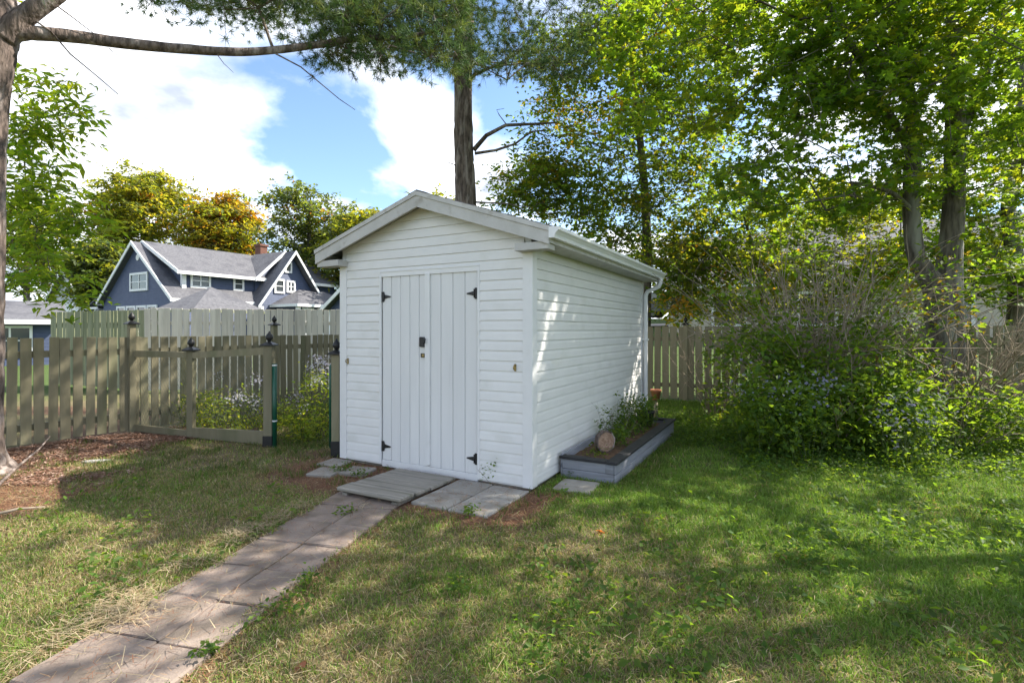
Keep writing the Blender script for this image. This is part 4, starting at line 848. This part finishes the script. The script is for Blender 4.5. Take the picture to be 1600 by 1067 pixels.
gable_house('cream_house', 'cream bungalow with grey roof behind the maple stems', (22.5, 17.5, 1.0), R(61.5), 8, 16, 2.5, 2.3, M['cream'], M['shingle_l'], [('l', 3, .7, 1.3, 1.3, (0, 1)), ('l', 6.2, .7, 1.3, 1.3, (0, 1)), ('l', 10, .7, 1.3, 1.3, (0, 1)), ('l', 13, .7, 1.3, 1.3, (0, 1))])

# parked car glimpsed over the back fence
def car(loc, rz, label):
    c = tag(empty('parked_car', loc, rz), label, 'car')
    prof = [(-2.1, .35), (-2.1, .75), (-1.95, .9), (-1.1, 1.0), (-.55, 1.42), (.75, 1.46), (1.5, 1.05), (2.05, .98), (2.15, .7), (2.15, .35)]
    MB().prism([(x, -.82, z) for x, z in prof], (0, 1.64, 0)).build('body', M['carpaint'], c)
    for s in (-1, 1): MB().prism([(x, s * .826, z) for x, z in ((-1.0, 1.02), (-.52, 1.36), (.7, 1.39), (1.3, 1.05))][::s], (0, .004 * s, 0)).build('side_window', M['glass'], c)
    for x in (-1.35, 1.4):
        for s in (-1, 1): w = MB().tube([(x, s * .66, .33), (x, s * .86, .33)], .33, 16).build('wheel', M['rubber'], c); MB().tube([(x, s * .861, .33), (x, s * .87, .33)], .2, 12).build('rim', M['greywall'], w)
    for y in (-.55, .55): MB().box(-2.12, -2.09, y - .17, y + .17, .62, .76).build('headlight', M['hwhite'], c)
    return c
for px, lab in ((1024, 'dark car parked beyond the back fence next to the downspout'), (1062, 'dark car parked beyond the back fence beside the fence post')):
    q = at(px, 500, 30); car((q[0], 30, float(gh(q[0], 30)) + .1), R(-28), lab)

# ------------------------------------------------------------------ shrubs, flowers and garden plants
def shrub(name, label, base, twigs, leaves, leaf=.09, cols=G_MAP, wts=None, seed=1, r0=.01, tw_len=(1.2, 2.2), spread=.6, curl=.3, cat='shrub', grp=None, flowers=None, fcol=((.3, .29, .47), (.4, .39, .55)), tmpl=LEAF2, up=.7, fsize=.018, fper=9, fsig=.06, stem='twig'):
    """arching stems from one foot, leaves at given world points, optional flower heads"""
    rng = np.random.default_rng(seed); base = np.array(base, float); root = tag(empty(name, tuple(base)), label, cat, grp)
    if twigs:
        V, F = [], []; o = 0
        for k in range(twigs):
            a = rng.uniform(0, 2*np.pi); Lk = rng.uniform(*tw_len); sp = spread * rng.uniform(.15, 1); st = np.array([math.cos(a), math.sin(a), 0]) * rng.uniform(0, .22)
            d = np.array([math.cos(a) * sp, math.sin(a) * sp, 1.]); d /= np.linalg.norm(d); p = st.copy(); pts = [p.copy()]; ns = 7
            for i in range(ns): d = d + np.array([math.cos(a), math.sin(a), -1.]) * curl * .18 * (i / ns) + rng.normal(size=3) * .1; d /= np.linalg.norm(d); p = p + d * Lk / ns; pts.append(p.copy())
            paths = [(pts, r0)]
            for _ in range(4):
                j = rng.integers(3, ns); dd = pts[j+1 if j+1 <= ns else ns] - pts[j-1]; dd = dd / np.linalg.norm(dd) + rng.normal(size=3) * .55; q = [pts[j]]
                for i in range(4): dd = dd / np.linalg.norm(dd) + rng.normal(size=3) * .15; q.append(q[-1] + dd / np.linalg.norm(dd) * Lk * .08)
                paths.append((q, r0 * .5))
            for q, r in paths:
                m = MB(); m.tube([tuple(x) for x in q], list(np.linspace(r, r * .3, len(q))), 3, cap=False); V += m.v; F += [tuple(i + o for i in f) for f in m.f]; o += len(m.v)
        tag(link('twigs', np_mesh('twigs', np.array(V), np.array(F), M[stem], smooth=True), root), kind='stuff')
    if leaves is not None and len(leaves):
        P = np.asarray(leaves) - base; n = len(P)
        V, F, c = scatter_leaves(P, leaf, tmpl, leaf_cols(rng, n, cols, wts or [1] * len(cols)), rng, up=up)
        tag(link('leaves', np_mesh('leaves', V, F, M['leaf'], c), root), kind='stuff')
    if flowers is not None:
        P = np.repeat(np.asarray(flowers) - base, fper, 0); P = P + rng.normal(size=P.shape) * fsig; n = len(P)
        # star shaped heads of six petals
        T = [(0, 0, 0)]; Fc = []
        for k in range(6):
            a = k * math.pi / 3; T += [(math.cos(a - .22) * .8, math.sin(a - .22) * .8, .15), (math.cos(a + .22), math.sin(a + .22), .15)]; Fc.append((0, 1 + 2*k, 2 + 2*k))
        c = np.array(fcol)[rng.integers(0, len(fcol), n)] * rng.uniform(.85, 1.15, (n, 1))
        V, F, c = scatter_leaves(P, fsize, (np.array(T), np.array(Fc)), c, rng, up=.4); tag(link('flowers', np_mesh('flowers', V, F, M['flower'], c), root), kind='stuff')
    return root
def clumps(rng, C, per, sig): C = np.asarray(C); return np.repeat(C, per, 0) + rng.normal(size=(len(C) * per, 3)) * sig
GS = [(.095, .17, .03), (.075, .14, .026), (.13, .21, .036)]
rs = np.random.default_rng(77)
def gp_(px, py): Y = FPX * EYE / (py - HY); return np.array([(px - CX) / FPX * Y, Y, 0.])
def onz(P, zmin=.02): P = P.copy(); P[:, 2] = np.maximum(P[:, 2], zmin + rs.uniform(0, .06, len(P))); return P
b = gp_(1285, 678)
shrub('bare_shrub', 'tall twiggy grey brown shrub with few leaves on top', b, 85, clumps(rs, pxbox(rs, 46, (1120, 1430), (450, 570), (7, 8.3)), 26, .14), .1, GS, seed=81, r0=.014, tw_len=(2.1, 3.3), spread=.62, curl=.35)
b = gp_(1490, 672)
shrub('arching_shrub', 'wide shrub of long arching bare twigs by the right fence', b, 90, clumps(rs, pxbox(rs, 36, (1370, 1530), (400, 600), (7, 8.2)), 24, .14), .1, GS + [(.13, .11, .03)], seed=82, r0=.014, tw_len=(1.8, 3.2), spread=1.3, curl=1.0)
b = gp_(1300, 700)
shrub('leafy_shrub', 'dense dark green leafy shrub below the bare twigs', b, 10, onz(clumps(rs, np.concatenate([pxbox(rs, 70, (1170, 1440), (610, 705), (6.2, 6.8)), pxbox(rs, 140, (1165, 1430), (585, 700), (6.4, 7.6)), pxbox(rs, 66, (1190, 1450), (510, 620), (6.7, 7.9))]), 36, .14)), .1, GS, [3, 4, 2], seed=83, tw_len=(.6, 1.3), spread=.9)
b = gp_(1500, 700)
shrub('low_shrub', 'low spreading green shrub at the right edge of the lawn', b, 10, onz(clumps(rs, pxbox(rs, 110, (1420, 1680), (620, 705), (6.5, 8)), 44, .13)), .09, GS, [3, 4, 1], seed=84, tw_len=(.4, .9), spread=1.2)
b = gp_(1120, 648)
shrub('fence_shrub', 'light leafy shrub growing up the back fence beside the post', b, 22, onz(clumps(rs, pxbox(rs, 26, (1110, 1200), (520, 650), (8.6, 9.8)), 30, .15)), .1, GS + [(.1, .15, .03)], seed=85, tw_len=(.9, 1.9), spread=.6)
for i, (px, py, Y, n, lab) in enumerate([(1175, 600, 6.4, 10, 'pale aster flowers at the left end of the shrubs'), (1262, 608, 6.05, 12, 'lavender asters flowering under the twiggy shrub'), (1395, 630, 6.0, 9, 'lavender asters right of the dense leafy shrub'),
                                         (1452, 640, 6.2, 9, 'faded asters at the foot of the arching twigs'), (1425, 680, 6.0, 6, 'short asters beside the low spreading shrub')]):
    b = at(px, py, Y); b[2] = 0; fl = pxbox(rs, n, (px - 38, px + 38), (py - 26, py + 26), (Y - .25, Y + .15))
    shrub('aster_plant', lab, b, 8, onz(clumps(rs, pxbox(rs, 14, (px - 40, px + 40), (py + 5, py + 75), (Y - .25, Y + .3)), 22, .1)), .065, GS, seed=90 + i, r0=.004, tw_len=(.4, .75), cat='flowers', grp='asters along the shrub border', flowers=fl, stem='stem')
# garden plants behind the enclosure
GB = [(.15, .22, .04), (.2, .25, .05), (.11, .17, .035)]
for i, (px, py, Y, ww, hh, n, fl, lab) in enumerate([(375, 640, 8.3, 55, 45, 30, 12, 'pale asters blooming behind the wire mesh'), (318, 640, 8.2, 25, 40, 16, 0, 'yellow green leafy plant behind the middle enclosure post'),
        (497, 610, 8.6, 22, 50, 22, 14, 'tall white flowered aster by the green gate'), (450, 645, 8.6, 32, 34, 22, 3, 'bushy plant in the opening beside the green pole'), (480, 665, 7.6, 30, 26, 22, 0, 'low ferny plant growing in the garden opening')]):
    b = at(px, py, Y); b[2] = 0
    pts = pxbox(rs, n, (px - ww, px + ww), (py - hh * .5, py + hh), (Y - .4, Y + .5)); f = pxbox(rs, fl, (px - ww * .8, px + ww * .8), (py - hh * 1.1, py - hh * .2), (Y - .3, Y + .3)) if fl else None
    shrub('garden_plant', lab, b, 14, onz(clumps(rs, pts, 34, .09)), .065, GB, seed=110 + i, r0=.005, tw_len=(.4, .8), cat='plant', grp='plants inside the garden enclosure', flowers=f, stem='stem', fper=22, fcol=((.6, .58, .72), (.72, .7, .76)))
p = lot(.33, 1.95)
shrub('planter_plant', 'leafy green plant filling the middle of the planter', (p[0], p[1], .18), 10, clumps(rs, [(*lot(.33 + rs.uniform(-.18, .15), 1.4 + rs.uniform(0, 1.7)), .22 + rs.uniform(0, .12)) for _ in range(48)] + [(*lot(.3 + rs.uniform(-.16, .18), 2.4 + rs.uniform(0, .95)), .3 + rs.uniform(0, .26)) for _ in range(26)], 26, .06), .05, [(.06, .12, .025), (.09, .15, .04)], seed=121, r0=.003, tw_len=(.2, .4), cat='plant')
for i, (x, y, lab) in enumerate([(.2, 1.75, 'thin upright weed behind the log round'), (.16, 2.5, 'thin upright weed against the siding further along the planter')]):
    q = lot(x, y); shrub('planter_weed', lab, (q[0], q[1], .18), 4, clumps(rs, [(*lot(x + rs.uniform(-.1, .1), y + rs.uniform(-.14, .14)), rs.uniform(.4, .66)) for _ in range(8)], 7, .035), .05, [(.07, .12, .04), (.1, .15, .06)], seed=123 + i, r0=.003, tw_len=(.35, .5), spread=.2, cat='plant', grp='weeds in the planter', stem='stem')
q = lot(.38, .72); shrub('ground_weed', 'small creeping weed in the near corner of the planter', (q[0], q[1], .18), 0, clumps(rs, [(*lot(.38 + rs.uniform(-.2, .12), .95 + rs.uniform(-.12, .25)), .21) for _ in range(9)], 14, .04), .04, [(.09, .14, .03)], seed=126, cat='weed', up=1.2)
# weeds round the slabs and in the lawn
for i, (px, py, n, s, h, lab) in enumerate([(770, 757, 5, .04, .16, 'tall weed sprouting at the shed foot right of the ramp'), (737, 810, 5, .05, .05, 'bright weed at the near edge of the pavers'), (537, 738, 6, .05, .05, 'weed between the pavers left of the ramp'), (560, 745, 5, .05, .03, 'pale weed tuft next to the ramp edge'),
        (545, 803, 4, .05, .02, 'flat weed in the path joint below the ramp'), (895, 745, 5, .04, .05, 'leafy weed in front of the planter end'), (835, 1018, 9, .07, .03, 'round clover patch near the bottom of the lawn'), (880, 953, 6, .05, .02, 'small clover patch in the middle of the lawn'),
        (437, 965, 7, .06, .03, 'weed cluster along the right edge of the path'), (492, 920, 6, .05, .03, 'small weed further up the right path edge'), (310, 1033, 3, .04, .02, 'sprig growing from a path joint near the bottom'), (1270, 880, 8, .08, .03, 'broad dock leaves in the right lawn'), (1350, 855, 8, .09, .03, 'scattered plantain leaves in the right lawn'), (720, 920, 5, .04, .04, 'green weed behind the dry straw patch')]):
    b = gp_(px, py); C = b + np.c_[rs.normal(size=(n, 2)) * s * 1.2, rs.uniform(.02, h + .03, n)]
    shrub('lawn_weed', lab, b, 3 if h > .1 else 0, clumps(rs, C, 16, s * .55) if h <= .1 else clumps(rs, b + np.c_[rs.normal(size=(14, 2)) * .04, np.linspace(.03, .26, 14)], 6, .03), .038, [(.07, .14, .025), (.1, .17, .035), (.05, .11, .02)], seed=140 + i, r0=.003, tw_len=(.2, .28), spread=.3, cat='weed', grp='weeds in the lawn and paving', up=1.1)

# ------------------------------------------------------------------ grass, ground cover, litter
rg2 = np.random.default_rng(99)
def blocked(x, y, pad=.0):
    """True on slabs, ramp, shed, planter"""
    l0 = (x - C0[0]) * XL[0] + (y - C0[1]) * XL[1]; l1 = (x - C0[0]) * YL[0] + (y - C0[1]) * YL[1]
    b_ = (l0 > -W - .05) & (l0 < .05) & (l1 > -.03) & (l1 < D + .1)
    b_ |= (l0 > 0) & (l0 < PX1 + .03) & (l1 > PY0 - .04) & (l1 < PY1 + .04)
    b_ |= (l0 > -.82) & (l0 < .02) & (l1 > -.84) & (l1 < 0)
    b_ |= (np.abs(l0 - .34) < .19) & (np.abs(l1 - .33) < .19)
    for cx, cy in ((-2.28, -.5), (-2.5, -.16), (-2.0, -.3)): b_ |= (np.abs(l0 - cx) < .15) & (np.abs(l1 - cy) < .15)
    r0, r1 = (x + 1.11) * XL[0] + (y - 5.18) * XL[1], (x + 1.11) * YL[0] + (y - 5.18) * YL[1]; b_ |= (np.abs(r0) < .41) & (r1 > -.5) & (r1 < .45)
    p0 = (x + 1.354) * .979 - (y - 4.68) * .205; p1 = (x + 1.354) * .205 + (y - 4.68) * .979
    wob = (fbm(x * 4, y * 4, 44) - .5) * .26
    b_ |= (p0 > -.35 + wob * .8) & (p0 < .3 + wob * .8) & (p1 < .33)
    return b_
def blades(n, xr, yr, hmin, hmax, wd, thin, seed, lush=True):
    rng = np.random.default_rng(seed); x = rng.uniform(*xr, n); y = np.sqrt(rng.uniform(yr[0]**2, yr[1]**2, n)) if False else rng.uniform(*yr, n)
    keep = ~blocked(x, y) & (np.abs(x) < y * 1.25 + 1.2); m = mulchness(x, y); keep &= rng.random(n) > m * 1.02; d = dryness(x, y)
    s = (x + 6.54) * .84 - (y - 6.85) * .54; keep &= s > .03
    keep &= ((x - BF0[0]) * BFN[0] + (y - BF0[1]) * BFN[1]) < -.1
    keep &= rng.random(n) < thin(x, y) * (1 - .35 * d)
    x, y, d = x[keep], y[keep], d[keep]; n = len(x); z = gh(x, y)
    dryb = rng.random(n) < (.05 + .8 * d)
    h = rng.uniform(hmin, hmax, n) * (1 - .4 * d) * (.75 + .5 * fbm(x * 2.5, y * 2.5, 71)); a = rng.uniform(0, 2*np.pi, n); lean = rng.uniform(.25, 1.3, n) * np.where(dryb, 1.5, 1)
    dx, dy = np.cos(a), np.sin(a); ph = rng.uniform(0, 2*np.pi, n); sx, sy = np.cos(ph) * wd, np.sin(ph) * wd
    w_ = rng.uniform(.7, 1.3, n); sx, sy = sx * w_, sy * w_
    base = np.stack([x, y, z], 1); mid = base + np.stack([dx * lean * h * .35, dy * lean * h * .35, h * .6], 1); tip = base + np.stack([dx * lean * h, dy * lean * h, h * np.clip(1.05 - .45 * lean, .2, 1)], 1); sv_ = np.stack([sx, sy, 0 * sx], 1)
    V = np.stack([base - sv_, base + sv_, mid + sv_ * .8, mid - sv_ * .8, tip], 1).reshape(-1, 3); o = (np.arange(n) * 5)[:, None]
    F = np.concatenate([o + np.array([[0, 1, 2]]), o + np.array([[0, 2, 3]]), o + np.array([[3, 2, 4]])])
    gr = np.array([[.115, .21, .03], [.15, .255, .042], [.2, .275, .065]])[rng.integers(0, 3, n)]; br = np.array([[.31, .25, .135], [.22, .165, .09], [.4, .33, .2]])[rng.integers(0, 3, n)]
    c = np.where(dryb[:, None], br, gr) * rng.uniform(.75, 1.25, (n, 1)); return V, F, np.repeat(c, 5, 0)
parts = [blades(230000, (-4.6, 4.6), (1.5, 3.6), .022, .065, .0022, lambda x, y: np.full_like(x, .95), 201), blades(230000, (-6.5, 6.5), (3.5, 5.8), .022, .068, .0027, lambda x, y: np.full_like(x, .95), 202), blades(170000, (-7, 9), (5.7, 11.5), .028, .075, .0038, lambda x, y: np.full_like(x, .95), 203)]
V = np.concatenate([q[0] for q in parts]); off = np.cumsum([0] + [len(q[0]) for q in parts[:-1]]); F = np.concatenate([q[1] + o for q, o in zip(parts, off)]); c = np.concatenate([q[2] for q in parts])
tag(link('lawn_grass', np_mesh('lawn_grass', V, F, M['grass'], c)), 'mown lawn of green and dry straw coloured grass', 'grass', kind='stuff')
# longer unmown tufts: along the path, in front of the planter, by the mulch, in the garden
TC = []

for k in range(60): q = lot(.7 + abs(rg2.normal()) * .12, rg2.uniform(.5, 3.6)); TC.append((q[0], q[1]))
for k in range(70): q = gp_(rg2.uniform(60, 520), rg2.uniform(690, 745)); TC.append((q[0], q[1]))
for k in range(60): q = gp_(rg2.uniform(430, 520), rg2.uniform(655, 700)); TC.append((q[0], q[1]))
STRAW = []
for k in range(18): y = rg2.uniform(2.3, 4.6); STRAW.append((-1.354 + (y - 4.68) * .2094 - .5 + rg2.normal() * .05, y))
for k in range(14): q = gp_(rg2.uniform(170, 220), rg2.uniform(930, 985)); STRAW.append((q[0], q[1]))
for k in range(420): q = rg2.uniform((-5, 1.7), (6.5, 7.5)); TC.append((q[0], q[1]))
TC = np.array(TC); ci = np.repeat(np.arange(len(TC)), 32); n = len(ci); x = TC[ci, 0] + rg2.normal(size=n) * .05; y = TC[ci, 1] + rg2.normal(size=n) * .05
k = ~blocked(x, y); x, y = x[k], y[k]; n = len(x); z = gh(x, y); h = rg2.uniform(.04, .1, n); a = rg2.uniform(0, 6.28, n); ln = rg2.uniform(.2, 1.1, n); ph = rg2.uniform(0, 6.28, n); w_ = .0024
base = np.stack([x, y, z], 1); sv_ = np.stack([np.cos(ph) * w_, np.sin(ph) * w_, 0 * x], 1); mid = base + np.stack([np.cos(a) * ln * h * .35, np.sin(a) * ln * h * .35, h * .6], 1); tip = base + np.stack([np.cos(a) * ln * h, np.sin(a) * ln * h, h * np.clip(1.05 - .45 * ln, .3, 1)], 1)
V = np.stack([base - sv_, base + sv_, mid + sv_ * .8, mid - sv_ * .8, tip], 1).reshape(-1, 3); o = (np.arange(n) * 5)[:, None]; F = np.concatenate([o + np.array([[0, 1, 2]]), o + np.array([[0, 2, 3]]), o + np.array([[3, 2, 4]])])
gr = np.array([[.06, .115, .02], [.1, .15, .035], [.2, .16, .08]])[rg2.choice(3, n, p=[.45, .3, .25])] * rg2.uniform(.75, 1.25, (n, 1))
tag(link('long_grass', np_mesh('long_grass', V, F, M['grass'], np.repeat(gr, 5, 0))), 'longer uncut grass along the path, planter and mulch edges', 'grass', kind='stuff')
ST = np.array(STRAW); n = len(ST) * 46; ci = np.repeat(np.arange(len(ST)), 46); x = ST[ci, 0] + rg2.normal(size=n) * .06; y = ST[ci, 1] + rg2.normal(size=n) * .06; z = gh(x, y) + rg2.uniform(.01, .05, n)
a = rg2.uniform(0, 6.28, n); L_ = rg2.uniform(.05, .14, n); d_ = np.stack([np.cos(a) * L_, np.sin(a) * L_, rg2.uniform(-.1, .25, n) * L_], 1); p_ = np.stack([x, y, z], 1); w_ = np.stack([-np.sin(a), np.cos(a), 0 * a], 1) * .0013
tag(link('dry_thatch', np_mesh('dry_thatch', np.stack([p_ - w_, p_ + w_, p_ + d_ + w_, p_ + d_ - w_], 1).reshape(-1, 3), np.arange(n * 4).reshape(-1, 4), M['litter'], np.repeat(np.array([[.34, .27, .16], [.28, .2, .11], [.42, .34, .22]])[rg2.integers(0, 3, n)], 4, 0))), 'raked up dry thatch along the left edge of the path', 'thatch', kind='stuff')
# ivy like ground cover spreading from the shrubs
q = np.concatenate([[gp_(px, py) for px, py in zip(rg2.uniform(1150, 1640, 380), 700 + np.abs(rg2.normal(size=380)) * 22 + 6 * rg2.normal(size=380))], [gp_(px, py) for px, py in zip(rg2.uniform(1040, 1200, 150), rg2.uniform(655, 700, 150))], [gp_(px, py) for px, py in zip(rg2.uniform(1250, 1640, 60), rg2.uniform(740, 860, 60))]])
q = np.concatenate([q, [gp_(px, py) for px, py in zip(rg2.uniform(820, 1640, 70), rg2.uniform(780, 1060, 70))], [gp_(px, py) for px, py in zip(rg2.uniform(60, 460, 22), rg2.uniform(760, 960, 22))]])
P = clumps(rg2, q, 20, np.array([.09, .09, .03])); P[:, 2] = gh(P[:, 0], P[:, 1]) + np.abs(rg2.normal(size=len(P))) * .045 + .015
P = P[~blocked(P[:, 0], P[:, 1])]
V, F, c = scatter_leaves(P, .055, LEAF2, leaf_cols(rg2, len(P), [(.075, .145, .028), (.11, .19, .04), (.06, .115, .025)], [3, 2, 2]), rg2, up=1.1)
tag(link('ground_cover', np_mesh('ground_cover', V, F, M['leaf'], c)), 'low leafy ground cover spreading onto the lawn below the shrubs', 'ground cover', kind='stuff')
# fallen pine needles and bark chips
def litter(n, xr, yr, prob, length, wd, cols, seed, name, label, cat, hz=.012):
    rng = np.random.default_rng(seed); x = rng.uniform(*xr, n); y = rng.uniform(*yr, n); k = rng.random(n) < prob(x, y)
    l0 = (x - C0[0]) * XL[0] + (y - C0[1]) * XL[1]; l1 = (x - C0[0]) * YL[0] + (y - C0[1]) * YL[1]; k &= ~((l0 > -W) & (l0 < .03) & (l1 > -.02))
    k &= ((x + 6.54) * .84 - (y - 6.85) * .54) > .03
    r0, r1 = (x + 1.11) * XL[0] + (y - 5.18) * XL[1], (x + 1.11) * YL[0] + (y - 5.18) * YL[1]; k &= ~((np.abs(r0) < .4) & (r1 > -.49) & (r1 < .40))
    x, y = x[k], y[k]; n = len(x); onslab = blocked(x, y); z = np.maximum(gh(x, y), np.where(onslab, .024, -1)) + rng.uniform(.002, hz, n)
    a = rng.uniform(0, 6.28, n); L_ = length * rng.uniform(.5, 1.2, n); tz = rng.normal(size=n) * .18 * L_; dx, dy = np.cos(a) * L_, np.sin(a) * L_; ww = wd * rng.uniform(.5, 1.3, n); sx, sy = -np.sin(a) * ww, np.cos(a) * ww
    p = np.stack([x, y, z], 1); d = np.stack([dx, dy, np.abs(tz)], 1); s_ = np.stack([sx, sy, 0 * sx], 1)
    V = np.stack([p - s_, p + s_, p + d + s_, p + d - s_], 1).reshape(-1, 3); F = np.arange(n * 4).reshape(-1, 4)
    c = np.array(cols)[rng.integers(0, len(cols), n)] * rng.uniform(.7, 1.3, (n, 1)); return tag(link(name, np_mesh(name, V, F, M['litter'], np.repeat(c, 4, 0))), label, cat, kind='stuff')
RB = [(.22, .1, .055), (.3, .16, .09), (.17, .075, .045), (.34, .22, .12)]
litter(420000, (-7, 3), (1.5, 8), lambda x, y: np.clip(mulchness(x, y) * 1.0 * (.3 + .9 * fbm(x * 2, y * 2, 91)) * np.where(blocked(x, y), .12, 1) + .035 * sstep(2, -2, x), 0, 1), .055, .0011, RB, 301, 'needle_litter', 'reddish pine needles strewn by the ramp and path edges', 'pine needles')
litter(110000, (-7, -3), (5.2, 8.6), lambda x, y: mulchness(x, y) * sstep(-3.6, -4.2, x) * .6, .04, .006, [(.19, .1, .065), (.28, .16, .11), (.12, .065, .045), (.36, .25, .19)], 302, 'bark_mulch', 'brown bark mulch along the foot of the left fence', 'mulch', .03)
litter(26000, (-5, 5), (1.5, 7), lambda x, y: .6 * dryness(x, y) ** 2, .085, .0015, [(.3, .24, .14), (.36, .3, .19)], 303, 'straw', 'dry straw stems lying loose on the lawn', 'straw', .03)
# fallen leaves
for i, (px, py, col_, lab) in enumerate([(1221, 875, (.3, .13, .07), 'curled brown leaf lying alone on the right lawn'), (480, 1038, (.28, .13, .09), 'reddish leaf beside the path near the bottom edge'), (1405, 820, (.34, .2, .06), 'orange leaf in the green grass of the right lawn'), (940, 838, (.3, .1, .05), 'small red brown leaf on the lawn below the planter')]):
    b = gp_(px, py); b[2] = float(gh(b[0], b[1])) + .035; V, F, c = scatter_leaves(np.zeros((1, 3)), .075, MAPLE, np.array([col_]), np.random.default_rng(400 + i), up=1.2, smin=1)
    tag(link('fallen_leaf', np_mesh('fallen_leaf', V, F, M['leaf'], c), None, tuple(b)), lab, 'leaf', 'fallen leaves on the lawn')
# sticks and an edging stone at the left
A, B = gp_(-30, 790), at(78, 705, 6.6); B[2] = .22
st = MB().tube([tuple(A + [0, 0, .03]), tuple(A * .6 + B * .4 + [0, 0, .03]), tuple(A * .25 + B * .75 + [0, .03, .0]), tuple(B)], [.018, .015, .011, .006], 7); tag(st.build('fallen_branch', M['pinebark']), 'long dark fallen branch leaning over the left pine root', 'branch')
A, B = gp_(-20, 812), gp_(70, 797)
tag(MB().tube([tuple(A + [0, 0, .03]), tuple((A + B) / 2 + [0, .02, .045]), tuple(B + [0, 0, .03])], [.014, .012, .006], 7).build('fallen_stick', M['twig']), 'short pale stick lying on the grass at the left edge', 'stick')
for i, (px, py, s, lab) in enumerate([(148, 722, .1, 'flat grey stone edging the mulch bed'), (40, 722, .07, 'small pale stone in the mulch beside the pine root')]):
    b = gp_(px, py); rr = random.Random(i); m = MB().lathe([(.0, -.03), (.8, -.02), (1, .12), (.85, .26), (.5, .34), (.0, .36)], n=12)
    m.v = [(x * s * (1 + .25 * math.sin(3 * math.atan2(y, x) + i)) * 1.4, y * s * .7, z * s * .8) for x, y, z in m.v]
    tag(m.build('edging_stone', M['stone'], None, tuple(b), (0, 0, .3)), lab, 'stone')
